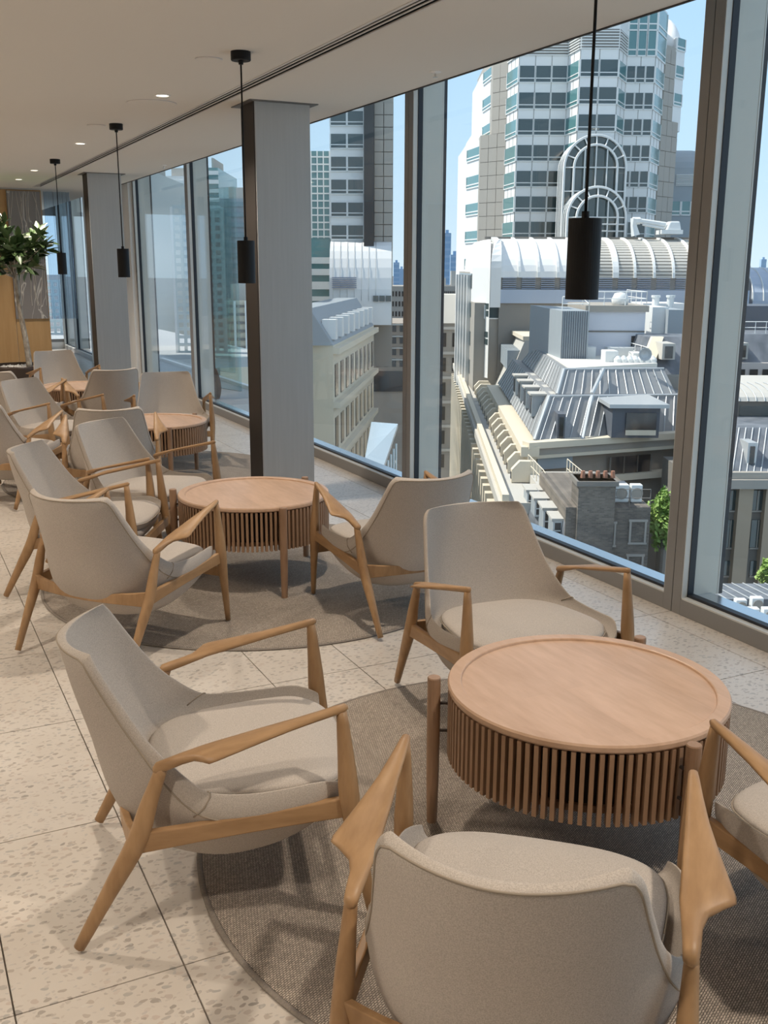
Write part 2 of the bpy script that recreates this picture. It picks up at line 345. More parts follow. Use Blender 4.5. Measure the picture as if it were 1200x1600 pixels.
    def outline(t):
        c, s = math.cos(t), math.sin(t); y = .078+.268*(abs(s)**.60)*(1 if s > 0 else -1)
        f = (y+.19)/.536                    # 0 back .. 1 front
        hw = .232+.074*min(1, max(0, f))**.7
        x = hw*(abs(c)**.55)*(1 if c > 0 else -1)
        if s > 0: y += .018*(1-(x/hw)**2)
        return x, y
    rg = []
    for rr, hh, _ in prof:
        ring = []
        for i in range(NA):
            x, y = outline(2*PI*i/NA); x, y = x*rr, .085+(y-.085)*rr
            zc = .357+.026*(y+.18)/.52-.018*max(0, (y-.25)/.1)
            z = zc+(.026*hh if hh > 0 else .060*hh)+.006*(hh > .9)
            ring.append((x, y, z))
        rg.append(ring)
    cs = MB(); cs.loft(rg); cs.build('seat_cushion', M_['fabric'], root, smooth=True, sub=1)
    sp_ = MB(); ol = [(outline(2*PI*i/NA)) for i in range(NA)]
    ring = [Vector((x*1.002, .085+(y-.085)*1.002, .355+.026*(y+.18)/.52-.018*max(0, (y-.25)/.1))) for x, y in ol]; sp_.tube(ring+[ring[0]], .0025, 5, ref=(0, 0, 1)); sp_.build('cushion_piping', M_['piping'], root, smooth=True)
    # timber frame
    for s in (1, -1):
        AR = Vector((s*.320, -.140, .482)); RR = Vector((s*.318, -.208, .285)); RF = Vector((s*.309, -.364, 0))
        p = [AR+Vector((0, .004, .004)), AR.lerp(RR, .45), RR, RR.lerp(RF, .45), RF]
        MB().tube(spline(p, 14), [.013, .0145, .016, .018, .020, .0215, .0225, .0225, .0215, .020, .018, .016, .0145, .013], 12, asp=1.15).build('rear_leg', M_['oak'], root, smooth=True)
        AF = Vector((s*.324, .311, .600)); FS = Vector((s*.330, .332, .335)); FF = Vector((s*.313, .394, 0))
        p = [AF, AF.lerp(FS, .5), FS, FS.lerp(FF, .5), FF]
        MB().tube(spline(p, 14), [.012, .0145, .017, .0195, .022, .024, .0245, .0235, .0215, .019, .017, .015, .0135, .012], 12, asp=1.1).build('front_leg', M_['oak'], root, smooth=True)
        # arm : paddle with a pointed outer wing
        st = [(0, .303, .332, .012, .018), (.06, .302, .336, .013, .017), (.14, .300, .339, .013, .014), (.20, .298, .350, .012, .011), (.245, .296, .378, .011, .009), (.275, .296, .400, .010, .008), (.31, .297, .400, .010, .008),
              (.40, .299, .389, .010, .009), (.55, .302, .371, .011, .010), (.70, .306, .355, .011, .011), (.85, .309, .344, .011, .012), (.95, .311, .338, .012, .012), (1.0, .313, .334, .012, .012)]
        rgs = []
        for t, xi, xo, hi, ho in st:
            y = -.150+t*.468; z = .485+.045*min(1, t/.3)+.079*max(0, (t-.3)/.7)
            y2 = y
            pts = []
            for k in range(12):
                a = 2*PI*k/12; cx, cz = math.cos(a), math.sin(a)
                ux = (abs(cx)**.75)*(1 if cx > 0 else -1); uz = (abs(cz)**.8)*(1 if cz > 0 else -1)
                x = (xi+xo)/2+ux*(xo-xi)/2; h = (hi+ho)/2+(ho-hi)/2*ux
                pts.append(Vector((s*x, y2, z+uz*h*.9)))
            if s < 0: pts.reverse()
            rgs.append(pts)
        # round the two ends
        def endcap(r, d):
            c = sum(r, Vector())/len(r); return [c+(p-c)*.45+d for p in r]
        rgs = [endcap(rgs[0], Vector((0, -.008, -.004)))]+rgs+[endcap(rgs[-1], Vector((0, .009, .001)))]
        MB().loft(rgs).build('armrest', M_['oak_arm'], root, smooth=True)
        # side rail
        a, b = Vector((s*.316, -.205, .285)), Vector((s*.326, .325, .338)); rgs = []
        for i in range(9):
            t = i/8; c = a.lerp(b, t); h = .028-.004*math.sin(PI*t); w = .0105; q = []
            for dx, dz in ((-1, -1), (1, -1), (1, 1), (-1, 1)): q.append(c+Vector((dx*w, 0, dz*h)))
            rgs.append(q)
        MB().loft(rgs).build('side_rail', M_['oak_arm'], root, bev=.004)
    # rear and front cross rails
    rgs = []
    for i in range(17):
        t = i/8-1; w = .010; h = .022+.012*abs(t)**3
        c = Vector((t*.31, -.212-.045*(1-t*t), .283-.008*(1-t*t)))
        rgs.append([c+Vector((0, dy*w, dz*h)) for dy, dz in ((-1, -1), (1, -1), (1, 1), (-1, 1))])
    MB().loft(rgs).build('rear_rail', M_['oak'], root, bev=.003)
    MB().box(-.318, .318, .338, .360, .235, .285).build('front_rail', M_['oak'], root, bev=.003)
    return root
CH0 = make_chair()
CHAIRS = [ # x, y, heading (rad, forward), group, label
 (.732, 2.553, -.268, 0, 'beige armchair seen side-on left of the nearest table, rear legs on bare floor'),
 (1.048, 1.487, .849, 0, 'beige armchair in the foreground with its back to the viewer'),
 (2.076, 3.135, -1.657, 0, 'beige armchair facing the viewer behind the nearest round table, by the window'),
 (2.065, 1.385, 1.62, 0, 'beige armchair cut off by the right edge, only an arm and seat corner showing'),
 (.893, 4.562, .678, 1, 'beige armchair seen from behind at left of the second table, frontmost of that cluster'),
 (.924, 5.522, -.487, 1, 'beige armchair left of the second table, second from the front, facing right'),
 (1.371, 6.177, -.906, 1, 'beige armchair behind the second table, third of the left cluster, turned toward the viewer'),
 (2.257, 4.385, 1.604, 1, 'beige armchair seen from behind on the window side of the second table'),
 (1.422, 7.332, 1.357, 2, 'beige armchair with its back to the viewer in front of the third table'),
 (2.269, 8.952, -1.734, 2, 'beige armchair facing the viewer behind the third table, between the two columns'),
 (1.219, 8.91, -.896, 2, 'beige armchair left of the third table, turned toward the viewer'),
 (.734, 7.921, .885, 2, 'beige armchair seen from behind and cut by the left edge of the photo'),
 (1.925, 10.07, 1.701, 3, 'beige armchair with its back to the viewer in front of the fourth table'),
 (1.80, 11.85, -1.437, 3, 'beige armchair farthest from the viewer, facing forward behind the fourth table'),
 (1.13, 10.25, .75, 3, 'beige armchair mostly hidden at the left edge beside the fourth table')]
for i, (x, y, h, g_, lab) in enumerate(CHAIRS):
    c = CH0 if i == 0 else copy_tree(CH0)
    c.location = (x, y, .0155 if math.hypot(x-(1.82), y-(2.29, 5.25, 8.2, 11.1)[g_]) < 1.3 else 0.0); c.rotation_euler = (0, 0, h-PI/2)
    tag(c, lab, 'armchair', 'beige lounge armchairs around the tables')
# ================================================================== TABLES
def make_table():
    t = empty('coffee_table', (0, 0, 0)); R = .416
    MB().revolve([(0, .452), (R-.03, .452), (R-.004, .456), (R, .462), (R, .474), (R-.004, .480), (R-.038, .480), (R-.041, .478), (R-.043, .472), (0, .472)], 72).build('table_top', M_['oak_table'], t)
    MB().revolve([(0, .268), (.385, .268), (.385, .288), (0, .288)], 48).build('bottom_shelf', M_['oak_slat'], t)
    MB().revolve([(0, .288), (.372, .288), (.372, .452), (0, .452)], 48).build('shade_drum', M_['dark_inner'], t)  # dark drum added for the shade seen between the slats
    n = 104; me = None
    for i in range(n):
        a = 2*PI*i/n; 
        if me is None:
            s = MB().box(-.012, .012, -.0062, .0062, .245, .4535).build('slat', M_['oak_slat'], t); me = s.data
        else: s = bpy.data.objects.new('slat', me); COL.objects.link(s); s.parent = t
        s.location = ((R-.0135)*math.cos(a), (R-.0135)*math.sin(a), 0); s.rotation_euler = (0, 0, a)
    for a in (RAD(30), RAD(150), RAD(270)):
        cx, cy = .457*math.cos(a), .457*math.sin(a)
        MB().revolve([(0, 0), (.0165, 0), (.0195, .15), (.0205, .30), (.0205, .481), (.0185, .4845), (0, .4845)], 18, (cx, cy)).build('leg', M_['oak_slat'], t, smooth=False)
        for z in (.40, .31):
            MB().tube([(.410*math.cos(a), .410*math.sin(a), z), (.447*math.cos(a), .447*math.sin(a), z)], .005, 8, ref=(0, 0, 1)).build('dowel', M_['dark_inner'], t)
    return t
T0 = make_table()
TB = [(1.80, 2.275, 'nearest round slatted oak coffee table, large in the foreground'), (1.775, 5.24, 'second round slatted oak coffee table, between the column and the armchairs'),
      (1.93, 8.13, 'third round slatted oak coffee table, left of the near grey column'), (1.85, 10.93, 'farthest round slatted oak coffee table, half hidden behind armchairs')]
for i, (x, y, lab) in enumerate(TB):
    t = T0 if i == 0 else copy_tree(T0); t.location = (x, y, .009); tag(t, lab, 'coffee table', 'round slatted coffee tables')
RG = [(1.826, 2.30, 'round woven sisal rug under the nearest table'), (1.808, 5.25, 'round woven rug under the second table'), (1.93, 8.25, 'round woven rug under the third table, reaching behind the column'), (1.85, 11.1, 'round woven rug under the farthest table')]
RUGM = None
for i, (x, y, lab) in enumerate(RG):
    r = empty('round_rug', (x, y, 0), (.5, .3, .9, .1)[i]*1.0)
    MB().revolve([(0, 0), (1.172, 0), (1.172, .008), (0, .008)], 120).build('woven_field', M_['rug'], r)
    MB().tube([(1.18*math.cos(2*PI*k/120), 1.18*math.sin(2*PI*k/120), .0045) for k in range(121)], .0045, 8, ref=(0, 0, 1), asp=2).build('binding', M_['rug_edge'], r, smooth=True)
    tag(r, lab, 'rug', 'round rugs under the coffee tables')
# ================================================================== PENDANTS
def make_pendant():
    p = empty('pendant_lamp', (0, 0, ZC))
    MB().revolve([(0, 0), (.052, 0), (.052, -.040), (.049, -.044), (0, -.044)], 28).build('ceiling_cup', M_['black'], p)
    MB().revolve([(0, -.044), (.014, -.044), (.012, -.062), (0, -.062)], 14).build('cord_grip', M_['black'], p)
    MB().tube([(0, 0, -.05), (0, 0, -.93)], .0045, 8).build('cord', M_['black'], p, smooth=True)
    MB().revolve([(0, -.925), (.011, -.925), (.011, -.945), (0, -.945)], 12).build('collar', M_['black'], p)
    MB().revolve([(0, -.944), (.0455, -.944), (.047, -.946), (.047, -1.168), (.043, -1.168), (.041, -1.10), (0, -1.10)], 36).build('lamp_shade', M_['black'], p)
    return p
P0 = make_pendant()
for i, (y, lab) in enumerate([(2.42, 'black cylinder pendant lamp nearest the viewer, over the nearest table'), (5.40, 'black cylinder pendant lamp hanging in front of the near column'),
        (8.47, 'black cylinder pendant lamp hanging in front of the far column'), (11.5, 'smallest black cylinder pendant lamp, leftmost in front of the far glazing')]):
    p = P0 if i == 0 else copy_tree(P0); p.location = (1.822, y, ZC); tag(p, lab, 'pendant lamp', 'black cylinder pendants over the tables')
# ================================================================== CEILING FITTINGS
def downlight(x, y, lab, seen=True):
    d = empty('ceiling_downlight', (x, y, ZC))
    MB().revolve([(.040, .004), (.052, .004), (.052, -.004), (.040, -.004), (.040, .004)], 28).build('trim_ring', M_['white_wall'], d)
    MB().revolve([(0, .002), (.040, .002), (.040, -.001), (0, -.001)], 24).build('lens', M_['emit'], d)
    l = bpy.data.lights.new('downlight', 'SPOT'); l.energy = DOWN_POWER; l.spot_size = RAD(125); l.spot_blend = .8; l.shadow_soft_size = .05; l.color = (1, .88, .74)
    o = bpy.data.objects.new('lamp_light', l); COL.objects.link(o); o.parent = d; o.location = (0, 0, -.03)
    tag(d, lab, 'downlight', 'recessed ceiling downlights')
for y, lab in ((.9, 'recessed ceiling downlight behind the viewer'), (3.93, 'recessed ceiling downlight between the first and second pendant, above the frame'), (6.95, 'largest glowing recessed downlight, left of the near column'), (9.93, 'glowing recessed downlight second from the column'),
     (12.91, 'glowing recessed downlight third from the column'), (14.33, 'small glowing downlight near the oak wall')):
    downlight(1.805, y, lab)
for x in (-.9, -3.2):  # two unseen rows added to brighten the room
    for k, y in enumerate((.9, 3.93, 6.95, 9.93, 12.91)):
        downlight(x, y, 'added recessed downlight of the unseen %s row, %s' % ('middle' if x > -2 else 'left', ('beside the viewer', 'level with the first gap', 'level with the near column', 'level with the second gap', 'level with the far column')[k]))
for (x, y, r, lab) in ((1.82, 7.30, .165, 'large round flush ceiling speaker grille by the biggest downlight'), (1.73, 5.66, .07, 'small round ceiling plate beside the second pendant cup'), (1.70, 8.62, .07, 'small round ceiling plate beside the third pendant cup')):
    s = empty('ceiling_speaker', (x, y, ZC)); MB().revolve([(0, .002), (r, .002), (r, -.003), (r-.008, -.006), (0, -.006)], 40).build('grille', M_['ceiling'], s)
    MB().revolve([(r-.006, .001), (r+.003, .001), (r+.003, -.0045), (r-.006, -.0045)], 40).build('rim', M_['slot_metal'], s)
    tag(s, lab, 'ceiling speaker')
for (x, y, lab) in ((2.982, 5.42, 'chrome sprinkler head on the ceiling edge near the window mullion'), (2.988, 11.58, 'far sprinkler head on the ceiling near the second window joint')):
    s = empty('sprinkler_head', (x, y, ZC)); MB().revolve([(0, .001), (.034, .001), (.034, -.003), (.012, -.010), (0, -.010)], 20).build('escutcheon', M_['white_wall'], s)
    c = mat('chrome', (.7, .68, .66), .2, 1); b = MB(); b.cyl((0, 0), .006, -.028, -.008, 8); b.cyl((0, 0), .014, -.031, -.028, 10); b.build('deflector', c, s)
    tag(s, lab, 'sprinkler')
# ================================================================== OAK WALL DRESSING AND TREE
def marble():
    m = mat('dark_marble', (.2, .18, .17), .35); pb = m.node_tree.nodes['Principled BSDF']; co = coords(m, (1, 1, .45))
    n = N(m, 'TexNoise'); n.inputs['Scale'].default_value = 3.0; n.inputs['Detail'].default_value = 2; n.inputs['Distortion'].default_value = 1.4; L(m, co, n.inputs['Vector'])
    s = N(m, 'Math', operation='SUBTRACT'); s.inputs[1].default_value = .5; L(m, n.outputs['Fac'], s.inputs[0]); a = N(m, 'Math', operation='ABSOLUTE'); L(m, s.outputs[0], a.inputs[0])
    r = ramp(m, a.outputs[0], [(0, (.62, .58, .52)), (.008, (.40, .37, .34)), (.02, (.21, .19, .18))]); L(m, r.outputs[0], pb.inputs['Base Color']); return m
pn = empty('wall_art_panel', (2.06, YE-.02, 1.85))
MB().box(-.24, .22, -.018, .015, -.91, .89).build('stone_panel', marble(), pn)
mb = MB(); rnd = random.Random(4)
for k in range(9):
    x = -.2+.045*k; pts = []; z = .88
    while z > -.88:
        pts.append((max(-.22, min(.2, x)), -.021, z)); x += rnd.uniform(-.035, .035)+(.01 if k > 4 else -.004); z -= .16
    mb.tube(pts, .003, 4, ref=(0, 1, 0))
mb.build('vein_lines', mat('vein', (.55, .50, .44), .6), pn)
tag(pn, 'dark brown stone art panel with pale veins on the oak wall', 'wall art')
fmat = glass('sheer_film', (.78, .87, .95), 1.6, .15)
cv = []; cf_ = []; nn = 40
for i in range(nn):
    for j in range(3):
        x = 2.34+.36*i/(nn-1); cv.append((x, 15.99+.02*math.sin(i*.9)+.015*math.sin(i*.37+1), .93+1.82*j/2))
for i in range(nn-1):
    for j in range(2): cf_.append((i*3+j, (i+1)*3+j, (i+1)*3+j+1, i*3+j+1))
fo = mesh('sheer_curtain', cv, cf_, fmat, smooth=True); so = fo.modifiers.new('s', 'SOLIDIFY'); so.thickness = .003
tag(fo, 'pale blue translucent sheer hanging beside the dark stone panel', 'curtain')
# tree
tr = empty('potted_tree', (1.60, 14.1, 0))
MB().revolve([(0, 0), (.26, 0), (.34, .12), (.38, .40), (.385, .44), (.36, .44), (.355, .40), (0, .40)], 40).build('planter', mat('planter_brown', (.045, .028, .02), .35), tr, smooth=True)
pb_ = MB(); rnd = random.Random(3)
for k in range(150):
    a, r = rnd.uniform(0, 2*PI), .34*math.sqrt(rnd.random()); s = rnd.uniform(.014, .026); c = Vector((r*math.cos(a), r*math.sin(a), .405))
    pb_.add([c+Vector(d)*s for d in ((1,0,0),(0,1,0),(-1,0,0),(0,-1,0),(0,0,.8),(0,0,-.8))], [(0,1,4),(1,2,4),(2,3,4),(3,0,4),(1,0,5),(2,1,5),(3,2,5),(0,3,5)])
o = pb_.build('pebbles', mat('pebble', (.6, .58, .55), .8), tr); o['kind'] = 'stuff'
bark = noisy(mat('bark', (.4, .35, .28), .9), [(.35, (.22, .18, .14)), (.65, (.46, .42, .36))], 30, (1, 1, .4), bump=.4)[0]
trk = spline([(.13, 0, .38), (.115, .02, .7), (.07, 0, 1.1), (.055, 0, 1.45), (.03, 0, 1.7)], 14)
MB().tube(trk, [.040-.0012*i for i in range(14)], 10).build('trunk', bark, tr, smooth=True)
leafm = noisy(mat('leaf', (.05, .10, .03), .38, spec=.5), [(.3, (.045, .085, .03)), (.7, (.10, .15, .06))], 3)[0]
lv = [(0,0,0),(.022,.03,.004),(.034,.075,.008),(.030,.12,.004),(.014,.16,-.006),(0,.185,-.014),(-.014,.16,-.006),(-.030,.12,.004),(-.034,.075,.008),(-.022,.03,.004),(0,.05,-.004),(0,.10,-.004),(0,.15,-.01)]
lf = [(0,1,10),(1,2,11,10),(2,3,11),(3,4,12,11),(4,5,12),(5,6,12),(6,7,11,12),(7,8,11),(8,9,10,11),(9,0,10)]
brm = MB(); tips = []
cc = Vector((.04, 0, 1.88))
for k in range(34):
    a = rnd.uniform(0, 2*PI); el = rnd.uniform(-.7, 1.3); r = rnd.uniform(.26, .52)
    tip = cc+Vector((math.cos(a)*math.cos(el)*r*1.1, math.sin(a)*math.cos(el)*r, math.sin(el)*r*.75)); base = Vector((.03, 0, rnd.uniform(1.5, 1.85)))
    mid = (base+tip)/2+Vector((0, 0, -.03)); brm.tube([base, mid, tip], [.012, .008, .004], 5); tips.append((base, tip))
brm.build('branches', bark, tr)
lme = bpy.data.meshes.new('leaf'); lme.from_pydata(lv, [], lf); lme.materials.append(leafm); lme.polygons.foreach_set('use_smooth', [True]*len(lf))
def leafrot():
    base, tip = rnd.choice(tips); t = rnd.uniform(.45, 1.05); p = base.lerp(tip, t)
    d = ((tip-base).normalized()+Vector((rnd.uniform(-1, 1), rnd.uniform(-1, 1), rnd.uniform(-.9, .5)))).normalized()
    q = d.to_track_quat('Y', 'Z'); return Matrix.LocRotScale(p, q @ Matrix.Rotation(rnd.uniform(-.7, .7), 3, 'Y').to_quaternion(), Vector((1, 1, 1))*rnd.uniform(.75, 1.2))
for k in range(290):
    o = bpy.data.objects.new('leaf', lme); COL.objects.link(o); o.parent = tr; o.matrix_local = leafrot()
mb = MB()
for k in range(260):
    Mx = leafrot(); mb.add([Mx @ Vector(p) for p in lv], lf)
o = mb.build('inner_foliage', leafm, tr, smooth=True); o['kind'] = 'stuff'
tag(tr, 'leafy indoor tree with bare pale trunk in a dark brown planter', 'potted tree')
# ================================================================== CITY OUTSIDE (own frame: u right, v forward, z up)
HV = Vector((math.sin(CY), math.cos(CY), 0))
def at(px, py, V):
    a, b = px-600, 800-py; d = r2*a+u2*b+vf*CF; d *= V/d.dot(HV)
    return Vector((d.dot(RT), V, d.z+CH))
def mt(name, col, rough=.7, **k): M_[name] = mat(name, col, rough, **k); return M_[name]
mt('white_panel', (.84, .83, .81), .45); mt('beige_panel', (.40, .365, .32), .6); mt('panel_joint', (.26, .245, .225), .8); mt('white_bar', (.80, .80, .78), .4)
mt('tower_glass', (.04, .065, .068), .07, spec=1.0); mt('teal_glass', (.10, .24, .25), .12, spec=1.0); mt('dark_glass', (.02, .025, .03), .1, spec=.8)
mt('louver', (.30, .34, .42), .5); mt('slate_plain', (.10, .115, .14), .6); mt('seam', (.50, .52, .53), .4, metal=.3); mt('cream', (.70, .62, .49), .8); mt('zinc', (.27, .275, .28), .5); mt('asphalt', (.13, .14, .16), .9)
mt('stone_wall', (.36, .33, .29), .85); mt('stone_dark', (.20, .185, .165), .85); mt('lead', (.33, .37, .40), .55); mt('roof_flat', (.50, .48, .44), .9); mt('ac_white', (.72, .73, .72), .5); mt('pipe_red', (.35, .16, .10), .8)
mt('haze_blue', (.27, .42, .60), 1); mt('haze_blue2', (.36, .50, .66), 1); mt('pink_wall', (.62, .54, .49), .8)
def slate():
    m = mat('slate', (.11, .12, .14), .55); pb = m.node_tree.nodes['Principled BSDF']
    n = N(m, 'TexNoise'); n.inputs['Scale'].default_value = 1.2; n.inputs['Detail'].default_value = 6; L(m, coords(m, (1, 1, .3)), n.inputs['Vector']); r = ramp(m, n.outputs['Fac'], [(.35, (.10, .115, .135)), (.65, (.19, .205, .23))]); L(m, r.outputs[0], pb.inputs['Base Color']); return m
M_['slate'] = slate()
def brickm():
    m = mat('stock_brick', (.2, .18, .16), .9); pb = m.node_tree.nodes['Principled BSDF']; tc = N(m, 'TexCoord'); sx = N(m, 'SeparateXYZ'); cb = N(m, 'CombineXYZ'); L(m, tc.outputs['Object'], sx.inputs[0]); L(m, sx.outputs[0], cb.inputs[0]); L(m, sx.outputs[2], cb.inputs[1])
    b = N(m, 'TexBrick'); b.inputs['Scale'].default_value = 1; b.inputs['Brick Width'].default_value = .25; b.inputs['Row Height'].default_value = .085; b.inputs['Mortar Size'].default_value = .008
    b.inputs['Color1'].default_value = (.215, .185, .155, 1); b.inputs['Color2'].default_value = (.13, .115, .10, 1); b.inputs['Mortar'].default_value = (.20, .19, .17, 1); L(m, cb.outputs[0], b.inputs['Vector'])
    n = N(m, 'TexNoise'); n.inputs['Scale'].default_value = .5; n.inputs['Detail'].default_value = 5; L(m, tc.outputs['Object'], n.inputs['Vector']); r = ramp(m, n.outputs['Fac'], [(.3, (.65, .65, .66)), (.7, (1.25, 1.22, 1.18))])
    x = N(m, 'Mix', data_type='RGBA', blend_type='MULTIPLY'); x.inputs[0].default_value = 1; L(m, b.outputs['Color'], x.inputs[6]); L(m, r.outputs[0], x.inputs[7]); L(m, x.outputs[2], pb.inputs['Base Color']); return m
M_['brick'] = brickm()
class Bld:
    def __init__(s, name, lab, cat, o, group=None):
        s.o = Vector(o); w = RT*s.o.x+HV*s.o.y; s.r = empty(name, (w.x, w.y, s.o.z), -CY); tag(s.r, lab, cat, group)
    def part(s, mb, name, m, parent=None, **k):
        off = s.o if parent is None else s.o
        o = mesh(name, [v-s.o for v in mb.v], mb.f, m, parent or s.r, **k)
        return o
def prism(mb, poly, z0, z1):
    return mb.loft([[(p[0], p[1], z) for p in poly] for z in (z0, z1)])
def hexa(mb, lo, hi): return mb.loft([lo, hi])
def fbox(mb, A, B, s0, s1, z0, z1, o0, o1):
    """box on the face running A->B (plan points); outward = to the right of A->B reversed (towards smaller v when A is left of B)"""
    A = Vector((A[0], A[1])); B = Vector((B[0], B[1])); t = (B-A).normalized(); n = Vector((t.y, -t.x))
    c = [A+t*s0+n*o0, A+t*s1+n*o0, A+t*s1+n*o1, A+t*s0+n*o1]
    return mb.loft([[(p.x, p.y, z) for p in c] for z in (z0, z1)])
def flen(A, B): return math.hypot(B[0]-A[0], B[1]-A[1])
def window_grid(b, A, B, zs, hgt, cols, mw=.12, gm='tower_glass', bm='white_bar', split=None, margin=.0, name='window', o=.06, transom=True):
    """individual windows on a face; zs = list of sill heights; cols = list of (s0,s1) in metres"""
    for z in zs:
        for s0, s1 in cols:
            w = b.part(fbox(MB(), A, B, s0+margin, s1-margin, z, z+hgt, -.02, o), name, M_[gm])
            m = MB()
            fbox(m, A, B, s0+margin-mw/2, s0+margin+mw/2, z, z+hgt, .0, o+.08)
            fbox(m, A, B, s1-margin-mw/2, s1-margin+mw/2, z, z+hgt, .0, o+.08)
            if transom: fbox(m, A, B, s0+margin, s1-margin, z+hgt*.22, z+hgt*.22+mw*.8, .0, o+.06)
            fbox(m, A, B, s0+margin, s1-margin, z-mw*.4, z+mw*.4, .0, o+.08)
            b.part(m, 'mullion', M_[bm], w)
def split_cols(Ln, n, g=0): return [(Ln*i/n+g, Ln*(i+1)/n-g) for i in range(n)]
GZ = -40.0
# ---- ground
gmb = MB(); gmb.box(-2500, 2500, 12, 5000, GZ-1, GZ); g0 = Bld('street', None, None, (0, 0, 0)); g0.r['kind'] = 'structure'
def groundm():
    m = mat('city_ground', (.2, .2, .2), .9); pb = m.node_tree.nodes['Principled BSDF']; n = N(m, 'TexNoise'); n.inputs['Scale'].default_value = .02; n.inputs['Detail'].default_value = 6; L(m, coords(m), n.inputs['Vector'])
    r = ramp(m, n.outputs['Fac'], [(.4, (.12, .135, .155)), (.6, (.19, .20, .21))]); L(m, r.outputs[0], pb.inputs['Base Color']); return m
g0.part(gmb, 'asphalt', groundm())
# ---- far skyline
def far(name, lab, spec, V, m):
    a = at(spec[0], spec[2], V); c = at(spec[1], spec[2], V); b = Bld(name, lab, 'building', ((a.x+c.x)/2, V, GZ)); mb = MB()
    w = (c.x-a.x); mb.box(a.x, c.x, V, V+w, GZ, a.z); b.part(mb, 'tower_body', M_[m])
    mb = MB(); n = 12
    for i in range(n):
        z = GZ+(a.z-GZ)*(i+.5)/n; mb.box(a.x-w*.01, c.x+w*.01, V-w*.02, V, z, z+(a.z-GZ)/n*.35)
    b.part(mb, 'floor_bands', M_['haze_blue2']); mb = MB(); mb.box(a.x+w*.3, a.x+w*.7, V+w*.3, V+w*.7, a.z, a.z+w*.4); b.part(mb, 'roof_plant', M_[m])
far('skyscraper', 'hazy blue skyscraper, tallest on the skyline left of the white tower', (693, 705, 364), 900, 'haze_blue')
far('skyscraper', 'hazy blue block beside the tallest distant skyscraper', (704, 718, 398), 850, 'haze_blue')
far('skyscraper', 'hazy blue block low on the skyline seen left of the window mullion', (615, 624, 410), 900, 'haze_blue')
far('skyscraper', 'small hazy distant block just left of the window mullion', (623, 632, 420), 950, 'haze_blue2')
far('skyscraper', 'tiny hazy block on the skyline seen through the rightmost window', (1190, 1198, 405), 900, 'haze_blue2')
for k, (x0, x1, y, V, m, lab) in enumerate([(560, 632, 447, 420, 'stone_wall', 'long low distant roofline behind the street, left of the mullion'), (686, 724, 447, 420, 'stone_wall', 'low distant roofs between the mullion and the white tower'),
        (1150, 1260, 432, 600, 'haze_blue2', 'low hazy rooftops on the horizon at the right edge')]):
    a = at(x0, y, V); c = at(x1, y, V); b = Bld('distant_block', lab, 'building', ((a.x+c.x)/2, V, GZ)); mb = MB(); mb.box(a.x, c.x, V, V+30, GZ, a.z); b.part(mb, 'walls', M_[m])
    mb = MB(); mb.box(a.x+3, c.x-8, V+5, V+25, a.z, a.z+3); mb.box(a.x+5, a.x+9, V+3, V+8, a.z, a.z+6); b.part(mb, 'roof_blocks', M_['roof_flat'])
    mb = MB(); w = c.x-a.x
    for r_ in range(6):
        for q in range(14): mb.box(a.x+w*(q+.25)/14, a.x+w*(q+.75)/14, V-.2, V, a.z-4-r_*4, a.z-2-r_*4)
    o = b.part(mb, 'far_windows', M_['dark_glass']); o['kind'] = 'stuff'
# ---- white tower
VT = 140
T = Bld('office_tower', 'tall white banded office tower with beige flanks and glazed bays, largest outside', 'building', (at(900, 400, VT).x, VT, GZ))
zw = at(900, 370, VT).z; z349 = at(900, 349, VT-6).z; z96 = at(900, 96, VT-6).z; PT = (at(900, 128, VT-6).z-at(900, 370, VT-6).z)/6
def ux(px, V, py=260): return at(px, py, V).x
fac = [(ux(789, 139), 139), (ux(806, 134), 134), (ux(881, 134), 134), (ux(899, 130), 130), (ux(958, 130), 130), (ux(970, 134), 134), (ux(1014, 134), 134), (ux(1028, 139), 139)]
ztop = z96+PT*3.1; base = GZ
mb = MB(); prism(mb, fac+[(ux(1028, 139), 165), (ux(789, 139), 165)], base, z96+PT*1.72); T.part(mb, 'core_wall', M_['white_panel'])
zlow = at(900, 371, 134).z
zs = [zlow+PT*k for k in range(0, 8)]
ncol = [1, 3, 1, 2, 1, 3, 1]
for i in range(7):
    A, B = fac[i], fac[i+1]; Ln = flen(A, B)
    zz = zs if i != 3 else zs[4:]
    if i in (2, 4): zz = zs
    window_grid(T, A, B, zz[:7] if i != 3 else zz[:3], PT*.62, split_cols(Ln, ncol[i], .03), mw=.14, transom=True, gm=('teal_glass', 'tower_glass', 'teal_glass', 'tower_glass', 'teal_glass', 'tower_glass', 'teal_glass')[i])  # teal facets carry the sky's reflection as glass colour
    # upper plant floor : louvres left, glazing right
    if i < 5:
        m = MB(); z = zs[7]
        while z < zs[7]+PT*.72: fbox(m, A, B, .1, Ln-.1, z, z+.12, 0, .15); z += .32
        T.part(m, 'plant_louvre', M_['white_bar']); 
        T.part(fbox(MB(), A, B, .1, Ln-.1, zs[7], zs[7]+PT*.72, -.02, .03), 'plant_backing', M_['panel_joint'])
    else:
        window_grid(T, A, B, [zs[7], zs[7]+PT*.95], PT*.92, split_cols(Ln, ncol[i], .03), mw=.2, gm='teal_glass')
mb = MB(); prism(mb, [fac[5], fac[6], fac[7], (fac[7][0], 160), (fac[5][0], 160)], z96+PT*1.7, zs[7]+PT*1.95); T.part(mb, 'upper_core', M_['white_panel'])
